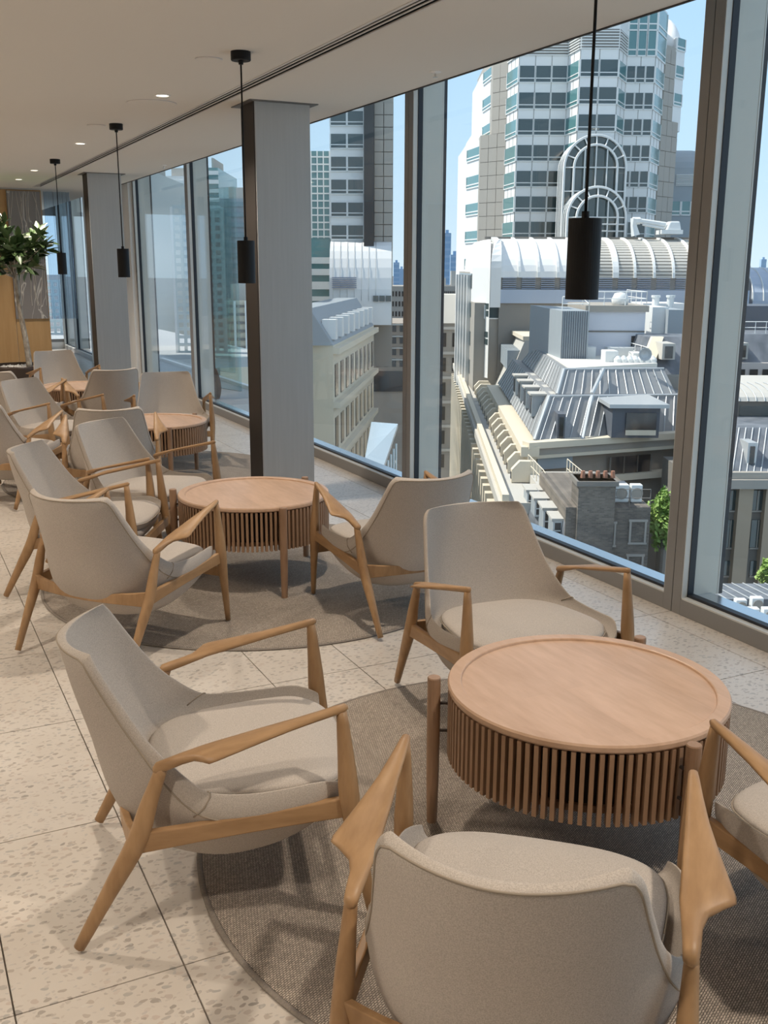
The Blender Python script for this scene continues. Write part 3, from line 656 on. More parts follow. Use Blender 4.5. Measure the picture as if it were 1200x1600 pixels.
# spandrel joints
mb = MB()
for i in range(7):
    A, B = fac[i], fac[i+1]; Ln = flen(A, B); n = max(1, int(Ln/1.6))
    for q in range(n+1): fbox(mb, A, B, Ln*q/n-.03, Ln*q/n+.03, zlow-2, zs[7], .0, .03)
o = T.part(mb, 'spandrel_joints', M_['panel_joint'])
def panel_face(b, A, B, z0, z1, cw, ch, m='beige_panel', name='wall_panel', lim=300):
    Ln = flen(A, B); nx = max(1, round(Ln/cw)); nz = max(1, round((z1-z0)/ch)); me = None
    b.part(fbox(MB(), A, B, 0, Ln, z0, z1, -.3, .0), 'panel_backing', M_['panel_joint'])
    for i in range(nx):
        for j in range(nz):
            b.part(fbox(MB(), A, B, Ln*i/nx+.03, Ln*(i+1)/nx-.03, z0+(z1-z0)*j/nz+.03, z0+(z1-z0)*(j+1)/nz-.03, 0, .10+.02*((i+j) % 2)), name, M_[m])
# left flank (wide below, narrow above)
zc = at(765, 185, 141).z
fl0 = (ux(750, 142), 142); fl1 = (ux(767, 141), 141); fl2 = (ux(790, 139), 138.9)
mb = MB(); prism(mb, [fl0, fl2, (fl2[0], 165), (fl0[0], 165)], base, zc-2); prism(mb, [fl1, fl2, (fl2[0], 165), (fl1[0], 165)], zc-2, z96+PT*1.0); T.part(mb, 'flank_core', M_['beige_panel'])
panel_face(T, fl0, fl2, at(770, 400, 140).z, zc-2, 1.4, 1.8); panel_face(T, fl1, fl2, zc-2, at(770, 100, 140).z, 1.4, 1.8)
# stepped white bays at the far left
s0 = (ux(727, 150), 150); s1 = (ux(752, 143), 143); s2 = (ux(749, 150), 150); s3 = (ux(768, 142.5), 142.5)
mb = MB(); prism(mb, [s0, s1, (s1[0], 165), (s0[0], 165)], base, at(735, 222, 146).z); T.part(mb, 'stepped_bay', M_['white_panel'])
mb = MB(); prism(mb, [s2, s3, (s3[0], 165), (s2[0], 165)], base, at(755, 108, 146).z); T.part(mb, 'stepped_bay', M_['white_panel'])
mb = MB(); hexa(mb, [(s0[0]+.6, 150, at(735, 222, 146).z), (s1[0], 143, at(735, 222, 146).z), (s1[0], 160, at(735, 222, 146).z), (s0[0]+.6, 160, at(735, 222, 146).z)], [(s1[0]-.8, 150, at(735, 205, 146).z), (s1[0], 143, at(735, 205, 146).z), (s1[0], 160, at(735, 205, 146).z), (s1[0]-.8, 160, at(735, 205, 146).z)]); T.part(mb, 'sloped_cap', M_['white_panel'])
for k in range(5): window_grid(T, s0, s1, [at(735, 250+43*k, 146).z], PT*.5, [(flen(s0, s1)*.12, flen(s0, s1)*.97)], mw=.2, gm='teal_glass')
for k in range(3): window_grid(T, s2, s3, [at(755, 128+43*k, 146).z], PT*.5, [(flen(s2, s3)*.2, flen(s2, s3)*.95)], mw=.2, gm='teal_glass')
# right flank and stepped bay, low wing
r0 = (ux(1028, 139), 138.9); r1 = (ux(1054, 142), 142); r2b = (ux(1044, 141), 141)
zc2 = at(1045, 190, 141).z
mb = MB(); prism(mb, [r0, r1, (r1[0], 165), (r0[0], 165)], base, zc2); prism(mb, [r0, r2b, (r2b[0], 165), (r0[0], 165)], zc2, at(1040, 75, 141).z); T.part(mb, 'flank_core', M_['beige_panel'])
panel_face(T, r0, r1, at(1040, 400, 140).z, zc2, 1.4, 1.8); panel_face(T, r0, r2b, zc2, at(1040, 78, 140).z, 1.4, 1.8)
q0 = (ux(1044, 141), 141.2); q1 = (ux(1058, 143), 143)
mb = MB(); prism(mb, [q0, q1, (q1[0], 160), (q0[0], 160)], zc2-1, at(1050, 60, 142).z); T.part(mb, 'stepped_bay', M_['white_panel'])
for k in range(3): window_grid(T, q0, q1, [at(1050, 165-43*k, 142).z], PT*.48, [(.2, flen(q0, q1)-.1)], mw=.2, gm='teal_glass')
mb = MB(); cx = (r0[0]+q1[0])/2; rr = (q1[0]-r0[0])/2*1.25
rings = []
for k in range(9):
    a = PI/2*k/8; rings.append([(cx+rr*math.cos(a)*math.cos(b_)*1.05, 150+8*math.cos(a)*math.sin(b_), at(1040, 75, 141).z+5.2*math.sin(a)) for b_ in [2*PI*q/16 for q in range(16)]])
mb.loft(rings); T.part(mb, 'curved_crown', M_['white_panel'], smooth=True)
l0 = (ux(1052, 150), 150); l1 = (ux(1100, 150), 150)
mb = MB(); prism(mb, [l0, l1, (l1[0], 165), (l0[0], 165)], base, at(1070, 262, 150).z)
mb.loft([[(x, 150+9*(1-math.cos(PI/2*k/6)), at(1070, 262, 150).z+3.1*math.sin(PI/2*k/6)) for x in (l0[0], l1[0])]+[(x, 165, at(1070, 262, 150).z+3.1*math.sin(PI/2*k/6)) for x in (l1[0], l0[0])] for k in range(7)])
T.part(mb, 'low_wing', M_['lead']); window_grid(T, l0, l1, [at(1070, 336, 150).z], PT*.6, split_cols(flen(l0, l1), 3, .05), mw=.2, gm='teal_glass')
m = MB(); z = at(1070, 290, 150).z
for k in range(8): fbox(m, l0, l1, .5, flen(l0, l1)-.5, z+k*.2, z+k*.2+.09, 0, .2)
T.part(m, 'wing_louvre', M_['white_bar'])
# arched glazed oriels
def oriel(pxl, pxr, ytop, ybot, V, dep):
    a = at(pxl, ybot, V); c = at(pxr, ybot, V); cx = (a.x+c.x)/2; R = (c.x-a.x)/2; zt = at((pxl+pxr)/2, ytop, V).z; zb = at((pxl+pxr)/2, ybot, V).z; zsp = zt-R
    def arch(r, n=20): return [(cx-r, zb)]+[(cx-r*math.cos(PI*k/n), zsp+r*math.sin(PI*k/n)) for k in range(n+1)]+[(cx+r, zb)]
    mb = MB(); A_ = arch(R*.97); mb.loft([[(x, V+.3, z) for x, z in A_], [(x, V+dep, z) for x, z in A_]]); g_ = T.part(mb, 'glazed_bay', M_['tower_glass'])
    mb = MB()
    for r, yv, w in ((R, V, .16), (R*.70, V-.35, .16)):
        pts = [(x, yv, z) for x, z in arch(r)]; mb.tube(pts, w, 5, ref=(0, 1, 0))
    for k in range(0, 9):
        an = PI*k/8; mb.tube([(cx-R*.70*math.cos(an), V-.35, zsp+R*.70*math.sin(an)), (cx-R*math.cos(an), V, zsp+R*math.sin(an))], .08, 4, ref=(0, 1, 0))
    z = zb
    while z < zsp+.1:
        mb.tube([(cx-R, V, z), (cx-R*.7, V-.35, z), (cx+R*.7, V-.35, z), (cx+R, V, z)], .08, 4, ref=(0, 0, 1)); z += (zsp-zb)/3
    for f in (-.36, 0, .36): mb.tube([(cx+f*R, V-.35, zb), (cx+f*R, V-.35, zsp+math.sqrt(max(0, .49-f*f))*R)], .08, 4, ref=(0, 1, 0))
    for k in range(4):
        yv = V+.8+k*(dep-1)/3; mb.tube([(x, yv, z) for x, z in arch(R)], .07, 4, ref=(0, 1, 0))
    T.part(mb, 'arched_frame', M_['white_bar'], g_)
oriel(877, 972, 211, 372, 127.5, 4.5); oriel(885, 976, 292, 372, 123.5, 4.5)
# ---- barrel roofed block
VB = 112
zr = at(900, 375, VB+7).z; ze = at(900, 434, VB).z; zl = at(900, 452, VB).z; zb2 = at(900, 474, VB).z
ua = at(782, 400, VB).x; ub = at(1172, 430, VB).x
K = Bld('barrel_roof_building', 'white building with long curved barrel roof and louvre band below the tower', 'building', ((ua+ub)/2, VB, GZ))
def bprof(t, off=0): return (VB+8*(1-math.cos(PI/2*t))-off*math.cos(PI/2*t), ze+(zr-ze)*math.sin(PI/2*t)+off*math.sin(PI/2*t))
mb = MB(); NB = 12
sec = [bprof(k/NB) for k in range(NB+1)]+[(VB+24, zr), (VB+24, GZ), (VB, GZ)]
mb.loft([[(x, y, z) for y, z in sec] for x in (ua, ub)]); K.part(mb, 'vault_core', M_['panel_joint'])
nb = 13; du = (ub-ua)/nb
for i in range(nb):
    x0, x1 = ua+du*i, ua+du*(i+1); th = [0, .3, .56, .8, 1]
    if i < 4 or i == nb-1:
        for j in range(4):
            mb = MB(); ks = [th[j]+(th[j+1]-th[j])*q/3 for q in range(4)]
            mb.loft([[(x, *bprof(k, .12)) for k in ks]+[(x, *bprof(k, -.05)) for k in reversed(ks)] for x in (x0+.06, x1-.06)]); K.part(mb, 'roof_panel', M_['white_panel'])
    else:
        mb = MB(); nl = 18
        for j in range(nl):
            k0, k1 = j/nl, (j+.72)/nl; mb.loft([[(x, *bprof(k0, .12)), (x, *bprof(k1, .12)), (x, *bprof(k1, 0)), (x, *bprof(k0, 0))] for x in (x0+.1, x1-.1)])
        K.part(mb, 'roof_louvre', M_['roof_flat'])
    mb = MB(); w = .32 if i in (0, 6) else .13
    mb.loft([[(x, *bprof(k/NB, .32)) for k in range(NB+1)]+[(x, *bprof(k/NB, -.1)) for k in range(NB, -1, -1)] for x in (x0-w, x0+w)]); K.part(mb, 'roof_rib', M_['white_bar'])
    mb = MB(); z = zl
    while z < ze-.1: mb.box(x0+.3, x1-.3, VB-.15, VB, z, z+.10); z += .22
    K.part(mb, 'band_louvre', M_['louver'])
mb = MB(); mb.box(ua, ub, VB-.35, VB, zb2, zl-.05); K.part(mb, 'fascia_band', mt('fascia', (.42, .48, .58), .4))
mb = MB(); mb.box(ua-1, ub, VB-.5, VB+.2, zr+.1, zr+.35); mb.v = [Vector((p.x, p.y+8, p.z)) for p in mb.v]; K.part(mb, 'ridge_walk', M_['stone_dark'])
mb = MB(); mb.box(ua-2.6, ub, VB+.4, VB+24, GZ, zb2); K.part(mb, 'lower_wall', M_['stone_wall'])
window_grid(K, (ua-1.6, VB+.4), (ub, VB+.4), [at(800, 498, VB).z], at(800, 474, VB).z-at(800, 498, VB).z-.2, split_cols(16, 5, .1), mw=.15, gm='tower_glass', transom=False)
window_grid(K, (ua-1.6, VB+.4), (ub, VB+.4), [at(800, 540, VB).z], 2.0, [(2, 4)], mw=.15, gm='tower_glass', transom=False)
# bowed west end of the vault
zt = zr
for (pa, pb_, top, nm) in ((739, 766, (770, 381), 'bowed_end_panel'), (766, 783, (783, 376), 'bowed_end_panel')):
    A = (at(pa, 430, VB+4 if pa == 739 else VB-.2).x, VB+4 if pa == 739 else VB-.6); B = (at(pb_, 430, VB-.6).x, VB-.6)
    mb = MB(); rg = []
    for k in range(8):
        a = PI/2*k/7; sh = 1-math.cos(a); zz = ze+1+(zr-ze-1)*math.sin(a)
        rg.append([(A[0]+sh*1.6, A[1]+sh*5, zz), (B[0]+sh*.5, B[1]+sh*6, zz), (B[0]+.5, VB+16, zz), (A[0]+sh*1.6, VB+16, zz)])
    rg = [[(p[0], p[1], at(760, 590 if pa == 739 else 480, VB).z) for p in rg[0]]]+rg
    mb.loft(rg); K.part(mb, nm, M_['white_panel'])
A = (at(739, 430, VB+4).x, VB+4); B = (at(766, 430, VB-.6).x, VB-.6)
for y0, y1 in ((430, 400), (494, 474), (538, 518)):
    for q in (0, 1):
        z0, z1 = at(750, y0, VB).z, at(750, y1, VB).z; Ln = flen(A, B)
        if y0 == 430: continue
        K.part(fbox(MB(), A, B, Ln*(.06+.47*q), Ln*(.49+.47*q), z0, (z0+z1)/2-.1, -.02, .05), 'window', M_['tower_glass']); K.part(fbox(MB(), A, B, Ln*(.06+.47*q), Ln*(.49+.47*q), (z0+z1)/2+.1, z1, -.02, .05), 'window', M_['tower_glass'])
# beige west flank going down to the street with slim ribs
f0 = (at(716, 500, 135).x, 135); f1 = (at(738, 500, VB+4).x, VB+4)
mb = MB(); prism(mb, [f0, f1, (f1[0]+6, VB+8), (f0[0]+8, 140)], GZ, at(735, 425, 118).z); K.part(mb, 'west_flank', M_['beige_panel'])
mb = MB(); Ln = flen(f0, f1)
for k in range(5): fbox(mb, f0, f1, Ln*(k+.3)/5, Ln*(k+.45)/5, GZ, at(735, 430, 118).z, 0, .5)
K.part(mb, 'flank_ribs', M_['white_panel'])
for k in range(8):
    z = at(735, 450, 118).z-3.2*k; K.part(fbox(MB(), f0, f1, Ln*.1, Ln*.95, z, z+1.6, -.05, .12), 'window_band', M_['tower_glass'])
# maintenance crane on the ridge
c = at(1025, 365, 118); CRN = Bld('roof_cleaning_crane', 'white roof maintenance crane standing on the barrel roof ridge', 'crane', (c.x, 118, zr+.3))
def cp(px, py): q = at(px, py, 118); return q
mb = MB(); a, b_ = cp(1030, 366), cp(1063, 366); mb.box(a.x, b_.x, 117, 119.5, a.z, a.z+.45); K_ = mb; CRN.part(mb, 'chassis', M_['ac_white'])
mb = MB(); a, b_, h_ = cp(1037, 362), cp(1062, 362), cp(1037, 346); mb.loft([[(a.x, 117.2, a.z), (b_.x, 117.2, a.z), (b_.x, 119.2, a.z), (a.x, 119.2, a.z)], [(a.x+.5, 117.4, h_.z), (b_.x-.2, 117.4, h_.z), (b_.x-.2, 119, h_.z), (a.x+.5, 119, h_.z)]]); CRN.part(mb, 'machine_housing', M_['ac_white'], bev=.15)
mb = MB(); a, b_ = cp(992, 344), cp(1040, 351); mb.tube([a, b_], .28, 6); mb.tube([cp(1004, 350), cp(1038, 357)], .18, 6); CRN.part(mb, 'jib_arm', M_['ac_white'])
mb = MB(); mb.tube([cp(992, 342), cp(990, 352), cp(993, 368)], [.5, .35, .5], 6); mb.tube([cp(988, 345), cp(1000, 345)], .4, 6); CRN.part(mb, 'jib_head', M_['ac_white'])
# ---- white plant building
VP = 84
def quad_prism(mb, pts_front, dep):
    """pts_front: list of ext points (front polygon, same order), extruded by dep in v"""
    mb.loft([pts_front, [(p[0], p[1]+dep, p[2]) for p in pts_front]]); return mb
c = at(960, 520, VP); PL = Bld('rooftop_plant_building', 'white walled rooftop block with blue grey metal stair box and railings', 'building', (c.x, VP, GZ))
a, b_ = at(920, 487, VP), at(1009, 487, VP); mb = MB(); mb.box(a.x, b_.x, VP, VP+8, GZ, a.z); PL.part(mb, 'white_wall', mt('render_white', (.62, .63, .68), .8))
mb = MB(); mb.box(a.x-.3, b_.x+.2, VP-.25, VP+8.2, a.z, a.z+.5); PL.part(mb, 'roof_edge', M_['stone_wall'])
z5 = at(960, 519, VP).z; mb = MB(); mb.box(a.x, b_.x, VP-.06, VP, z5, z5+.12); PL.part(mb, 'string_course', M_['stone_dark'])
w0, w1 = at(985, 548, VP), at(1000, 525, VP); w = PL.part(MB().box(w0.x, w1.x, VP-.08, VP, w0.z, w1.z), 'window', M_['dark_glass'])
mb = MB(); mb.box((w0.x+w1.x)/2-.04, (w0.x+w1.x)/2+.04, VP-.14, VP-.08, w0.z, w1.z); mb.box(w0.x, w1.x, VP-.14, VP-.08, (w0.z+w1.z)/2-.04, (w0.z+w1.z)/2+.04); PL.part(mb, 'mullion', M_['stone_dark'], w)
a2, b2, c2 = at(879, 486, VP-3), at(921, 486, VP-3), at(838, 500, VP+6)
mb = MB(); prism(mb, [(a2.x, VP-3), (b2.x, VP-3), (b2.x, VP+6), (c2.x, VP+10)], GZ, a2.z); PL.part(mb, 'metal_stair_box', M_['lead'])
mb = MB()
for k in range(12): x = a2.x+(b2.x-a2.x)*k/12; mb.box(x, x+.05, VP-3.07, VP-3, at(900, 560, VP).z, a2.z)
PL.part(mb, 'cladding_seams', M_['slate_plain'])
def railing(b, pts, h=1.1, step=1.5, m='white_bar', r=.035, name='railing'):
    mb = MB()
    for f in (1, .5): mb.tube([Vector(p)+Vector((0, 0, h*f)) for p in pts], r, 4, ref=(0, 0, 1))
    for p, q in zip(pts, pts[1:]):
        p, q = Vector(p), Vector(q); n = max(1, int((q-p).length/step))
        for k in range(n+1): w_ = p.lerp(q, k/n); mb.tube([w_, w_+Vector((0, 0, h))], r, 4)
    return b.part(mb, name, M_[m])
railing(PL, [(a2.x, VP-2.8, a2.z), (b2.x, VP-2.8, a2.z), (b2.x, VP-.1, a.z+.5), (b_.x, VP-.1, a.z+.5), (b_.x, VP+7, a.z+.5)])
mb = MB(); cc_ = at(971, 476, VP+1); mb.revolve([(0, a.z), (.35, a.z), (.3, cc_.z-.2), (.65, cc_.z), (.75, cc_.z+.4), (.5, cc_.z+.9), (0, cc_.z+1)], 12, (cc_.x, VP+1.5)); PL.part(mb, 'round_vent', M_['ac_white'], smooth=True)
for px in (1024, 1047):
    q = at(px, 478, VP+10); mb = MB(); mb.cyl((q.x, VP+10), .33, q.z-1, q.z+.75, 12); mb.cyl((q.x, VP+10), .42, q.z+.75, q.z+.95, 12); PL.part(mb, 'flue', M_['ac_white'])
for x0, x1, V, m, yt in ((1020, 1045, VP+6, 'ac_white', 480), (1045, 1072, VP+5, 'lead', 484), (1005, 1072, VP+14, 'white_panel', 474)):
    p, q = at(x0, yt, V), at(x1, yt, V); PL.part(MB().box(p.x, q.x, V, V+5, GZ, p.z), 'plant_box', M_[m])
# ---- slate block with dormer, behind mansard right
VS = 78
p0, p1 = at(1008, 526, VS+3), at(1100, 526, VS+3); e0, e1 = at(1003, 585, VS), at(1100, 585, VS)
S = Bld('slate_roof_building', 'slate mansard block with one dormer window beside the white rooftop block', 'building', ((p0.x+p1.x)/2, VS, GZ))
mb = MB(); hexa(mb, [(e0.x, VS, e0.z), (e1.x, VS, e0.z), (e1.x, VS+9, e0.z), (e0.x, VS+9, e0.z)], [(p0.x, VS+3, p0.z), (p1.x, VS+3, p0.z), (p1.x, VS+7, p0.z), (p0.x, VS+7, p0.z)]); S.part(mb, 'mansard_roof', M_['slate'])
mb = MB(); mb.box(e0.x, e1.x, VS, VS+9, GZ, e0.z); S.part(mb, 'walls', M_['stone_wall'])
mb = MB(); g0_, g1_ = at(1022, 527, VS+2), at(1010, 560, VS); quad_prism(mb, [(g1_.x, VS+.5, g1_.z), (g1_.x+.9, VS+.5, g1_.z), (g0_.x+.9, VS+2.5, g0_.z), (g0_.x, VS+2.5, g0_.z)], .6); S.part(mb, 'hip_parapet', M_['cream'])
d0, d1 = at(1034, 562, VS-.2), at(1056, 537, VS-.2); dd = S.part(MB().box(d0.x, d1.x, VS-.2, VS+3, d0.z, d1.z), 'dormer', M_['roof_flat'])
S.part(MB().box(d0.x+.2, d1.x-.2, VS-.3, VS-.2, d0.z+.1, d1.z-.2), 'window', M_['dark_glass'], dd)
# ---- mansard corner building
VM = 66
C = Bld('mansard_corner_building', 'stone corner building with two tiers of grey standing seam mansard roof', 'building', (at(950, 690, VM).x, VM, GZ))
dF = Vector((.035, 1)).normalized()
def alongF(p, t): return (p[0]+dF.x*t, p[1]+dF.y*t)
k0 = at(827, 700, VM); k1 = at(1085, 694, VM+5)      # cornice corners of front
L0 = at(836, 687, VM+.6); L1 = at(1085, 682, VM+5.6); L2 = at(859, 619, VM+3.6); L3 = at(1085, 617, VM+8.6)
U0 = at(871, 616, VM+4.6); U1 = at(1056, 615, VM+9); U2 = at(882, 577, VM+6.8); U3 = at(1037, 576, VM+11)
LEN = 60
def tier(lo0, lo1, hi0, hi1, lenr, nm, seams):
    b0 = alongF(lo0, lenr); b1 = (lo1.x, lo1.y+12); t0 = alongF(hi0, lenr-5); t1 = (hi1.x-.5, hi1.y+9)
    mb = MB(); hexa(mb, [tuple(lo0), tuple(lo1), (b1[0], b1[1], lo1.z), (b0[0], b0[1], lo0.z)], [tuple(hi0), tuple(hi1), (t1[0], t1[1], hi1.z), (t0[0], t0[1], hi0.z)])
    o = C.part(mb, nm, M_['zinc'])
    rad = .045
    for k in range(seams):   # each seam of the front face
        f = (k+.5)/seams; a_ = lo0.lerp(lo1, f); x = a_.x+(hi0.x-lo0.x)*.0; q = hi0.lerp(hi1, f)
        # vertical seams : cut where they meet the hip
        top = q.copy(); top = a_+(q-a_)
        C.part(MB().tube([a_+Vector((0, -.05, 0)), top+Vector((0, -.05, 0))], rad, 4, ref=(0, 1, 0)), 'roof_seam', M_['seam'], o)
    bL = Vector((b0[0], b0[1], lo0.z)); tL = Vector((t0[0], t0[1], hi0.z)); n2 = int(lenr/1.6)
    mb = MB()
    for k in range(n2):
        f = (k+.5)/n2; mb.tube([lo0.lerp(bL, f)+Vector((-.05, 0, 0)), hi0.lerp(tL, f)+Vector((-.05, 0, 0))], .03, 4, ref=(1, 0, 0))
    C.part(mb, 'side_seams', M_['seam'], o)
    C.part(MB().tube([lo0+Vector((-.05, -.05, 0)), hi0+Vector((-.05, -.05, 0))], .12, 5), 'hip_flashing', M_['seam'], o)
    C.part(MB().tube([hi0, hi1], .10, 5, ref=(0, 0, 1)), 'ridge_flashing', M_['seam'], o)
    return o
tier(L0, L1, L2, L3, 34, 'lower_mansard', 17); tier(U0, U1, U2, U3, 26, 'upper_mansard', 13)
h0, h1 = at(925, 615, VM+5.2), at(943, 577, VM+7.6); C.part(MB().tube([h0, h1], .14, 5), 'hip_flashing', M_['seam'])
h0, h1 = at(910, 687, VM+1.2), at(925, 619, VM+4.2); C.part(MB().tube([h0, h1], .14, 5), 'hip_flashing', M_['seam'])
# body below
b0 = alongF(k0, 36)
mb = MB(); prism(mb, [(k0.x+.5, k0.y+.5), (k1.x, k1.y+.5), (k1.x, k1.y+11), (k0.x+3, k0.y+12), (b0[0]+2.4, b0[1]), (b0[0], b0[1])], GZ, k0.z-.2); C.part(mb, 'stone_body', mt('brown_wall', (.33, .285, .24), .85))
A, B = (k0.x, k0.y), (k1.x, k1.y)
Ln = flen(A, B)
for y0, y1, off, m in ((700, 690, .5, 'cream'), (711, 701, .25, 'stone_wall'), (716, 711, .4, 'cream'), (762, 752, .35, 'cream')):
    C.part(fbox(MB(), A, B, -.3, Ln, at(830, y0, VM).z, at(830, y1, VM).z, -.4, off), 'cornice_band', M_[m])
z0, z1 = at(1000, 751, VM+3).z, at(1000, 712, VM+3).z
sA = at(963, 720, VM+2.4).x-A[0]; sB = at(1032, 720, VM+3.6).x-A[0]
for q in range(3): window_grid(C, A, B, [z0], z1-z0, [(sA+(sB-sA)*q/3, sA+(sB-sA)*(q+1)/3)], mw=.08, gm='dark_glass', bm='stone_dark', transom=False, o=.04-.0)
C.part(fbox(MB(), A, B, .6, sA*.52, at(850, 735, VM).z, at(850, 716, VM).z, -.1, .12), 'blank_panel', M_['lead'])
# dormer on slate front
d0, d1 = at(955, 684, VM+1.6), at(1032, 637, VM+1.6)
dm = C.part(MB().box(d0.x, d1.x, VM+1.6, VM+7, d0.z, d1.z), 'dormer', M_['slate_plain']); C.part(MB().box(d0.x-.3, d1.x+.5, VM+1.2, VM+7, d1.z, d1.z+.25), 'dormer_roof', M_['seam'], dm)
C.part(MB().box(d0.x+.9, d1.x-.25, VM+1.45, VM+1.6, d0.z+.3, d1.z-.35), 'dormer_window', M_['dark_glass'], dm)
C.part(MB().box(d0.x+.9, d1.x-.25, VM+1.40, VM+1.46, d0.z+.2, d0.z+.55), 'window_sill', M_['cream'], dm)
d0, d1 = at(870, 686, VM+1.3), at(884, 647, VM+1.3); dm = C.part(MB().box(d0.x, d1.x, VM+1.3, VM+5, d0.z, d1.z), 'dormer', M_['slate_plain']); C.part(MB().box(d0.x+.12, d1.x-.12, VM+1.2, VM+1.3, d0.z+.1, d1.z-.2), 'dormer_window', M_['dark_glass'], dm)
# flat roof with plant
r0_, r1_ = at(866, 552, VM+16), at(1050, 552, VM+22)
mb = MB(); prism(mb, [(U2.x+.4, U2.y+.4), (U3.x-.4, U3.y+.4), (U3.x, U3.y+10), (U2.x+1, U2.y+22)], U2.z-.3, U2.z+.05); C.part(mb, 'flat_roof', mt('white_roof', (.72, .69, .62), .8))
rnd = random.Random(11)
for px, py, w, h, dp in ((905, 566, 2.6, .9, 9), (935, 560, 3.4, 1.1, 12), (955, 572, 1.0, .9, 5), (895, 556, 2.2, 1.0, 14), (975, 566, 2.8, .8, 10), (1000, 572, 1.2, .6, 7), (920, 552, 1.5, 1.2, 17)):
    q = at(px, py, VM+7+dp); C.part(MB().box(q.x-w/2, q.x+w/2, q.y, q.y+1.6, U2.z, U2.z+h), 'roof_unit', M_['ac_white'], bev=.05)
for k in range(7):
    q = at(965+9*k, 567, VM+12); mb = MB(); mb.revolve([(0, U2.z), (.35, U2.z), (.35, U2.z+.3), (.1, U2.z+.55), (0, U2.z+.55)], 10, (q.x, q.y)); C.part(mb, 'roof_light', M_['ac_white'])
railing(C, [(U2.x+1.5, U2.y+20, U2.z), (U3.x-1, U3.y+9, U2.z), (U3.x-.8, U3.y+2, U2.z)], m='white_bar')
c = Bld('satellite_dish', 'small grey satellite dish on the flat roof above the slate tiers', 'dish', at(1006, 566, VM+10)); mb = MB(); mb.revolve([(0, .0), (.3, .08), (.5, .28), (.46, .28), (.28, .12), (0, .05)], 12); mb.v = [c.o+Vector((p.x, p.z*-1, p.y+.6)) for p in mb.v]; c.part(mb, 'dish', M_['seam']); mb = MB(); mb.tube([c.o, c.o+Vector((0, 0, .6))], .05, 5); c.part(mb, 'mast', M_['seam'])
# side dormers, attic pavilions and street front
rnd = random.Random(5)
for k in range(4):
    t = 4.5+k*4.2; p = alongF((L0.x-.1, L0.y), t); z = L0.z+.9
    mb = MB(); mb.box(p[0]+.3, p[0]+2, p[1], p[1]+1.3, z, z+1.5); dm = C.part(mb, 'side_dormer', M_['lead']); C.part(MB().box(p[0]+.15, p[0]+2, p[1]-.15, p[1]+1.45, z+1.5, z+1.62), 'dormer_roof', M_['roof_flat'], dm); C.part(MB().box(p[0]+.25, p[0]+.3, p[1]+.2, p[1]+1.1, z+.2, z+1.3), 'dormer_window', M_['dark_glass'], dm)
zA = at(805, 762, 60).z                # ledge of the street front
pL = at(801, 762, 60); 
lw0 = (pL.x-.6, 58.0); lw1 = alongF(lw0, 88)
SF_ = Bld('cream_street_front', 'sunlit cream street frontage with tall pilasters and a row of attic gables', 'building', (lw0[0]+1, 75, GZ))
mb = MB(); prism(mb, [lw0, (lw0[0]+1.7, 58.0), (k0.x, k0.y), (lw1[0]+3, lw1[1]), lw1], GZ, zA-1.0); SF_.part(mb, 'street_block', M_['cream'])
mb = MB(); prism(mb, [(lw0[0]-.5, 57.4), (lw0[0]+2.0, 57.4), (lw1[0]+2.0, lw1[1]), (lw1[0]-.5, lw1[1])], zA-1.0, zA-.35); SF_.part(mb, 'street_cornice', M_['roof_flat'])
mb = MB(); prism(mb, [(lw0[0]-.3, 57.6), (lw0[0]+.1, 57.6), (lw1[0]+.1, lw1[1]), (lw1[0]-.3, lw1[1])], zA-.35, zA+.1); SF_.part(mb, 'parapet', M_['cream'])
for k in range(36):
    a_ = alongF(lw0, .4+k*2.4); bq = alongF(lw0, 1.2+k*2.4)
    mb = MB(); prism(mb, [(a_[0]-.75, a_[1]), (a_[0]+.1, a_[1]), (bq[0]+.1, bq[1]), (bq[0]-.75, bq[1])], GZ+6, zA-1.6); SF_.part(mb, 'pilaster', M_['cream'])
    for r_ in range(3):
        a2_ = alongF(lw0, 1.45+k*2.4); b2_ = alongF(lw0, 2.55+k*2.4); z = zA-4.6-r_*4.2
        mb = MB(); prism(mb, [(a2_[0]-.12, a2_[1]), (a2_[0]+.1, a2_[1]), (b2_[0]+.1, b2_[1]), (b2_[0]-.12, b2_[1])], z, z+2.5); SF_.part(mb, 'window', M_['dark_glass'])
# attic dormers with little gables standing on the ledge
for k in range(20):
    p = alongF((lw0[0]+.9, lw0[1]+5), k*3.1); mb = MB()
    mb.loft([[(p[0]+x, p[1]+y, zA-.3+z) for x, z in ((0, 0), (1.9, 0), (1.9, .9), (1.5, 1.35), (.5, 1.35), (0, .8))] for y in (0, .55)]); dm = SF_.part(mb, 'attic_gable', M_['cream'])
    SF_.part(MB().box(p[0]-.04, p[0], p[1]+.12, p[1]+.43, zA-.1, zA+.35), 'vent', M_['dark_glass'], dm)
# set back attic storey wall with windows
s0_ = (k0.x-.2, k0.y-.2)
for k in range(11):
    a_ = alongF(s0_, 2+k*3.2); bq = alongF(s0_, 3.5+k*3.2); mb = MB(); prism(mb, [(a_[0]-.1, a_[1]), (a_[0]+.9, a_[1]), (bq[0]+.9, bq[1]), (bq[0]-.1, bq[1])], k0.z-3.0, k0.z-1.0); C.part(mb, 'attic_window', M_['dark_glass'])
a_, bq = (k0.x-.6, k0.y-.5), alongF((k0.x-.6, k0.y-.5), 36)
mb = MB(); prism(mb, [a_, (a_[0]+1.2, a_[1]), (bq[0]+1.2, bq[1]), bq], k0.z-.5, k0.z+.15); C.part(mb, 'side_cornice', M_['cream'])
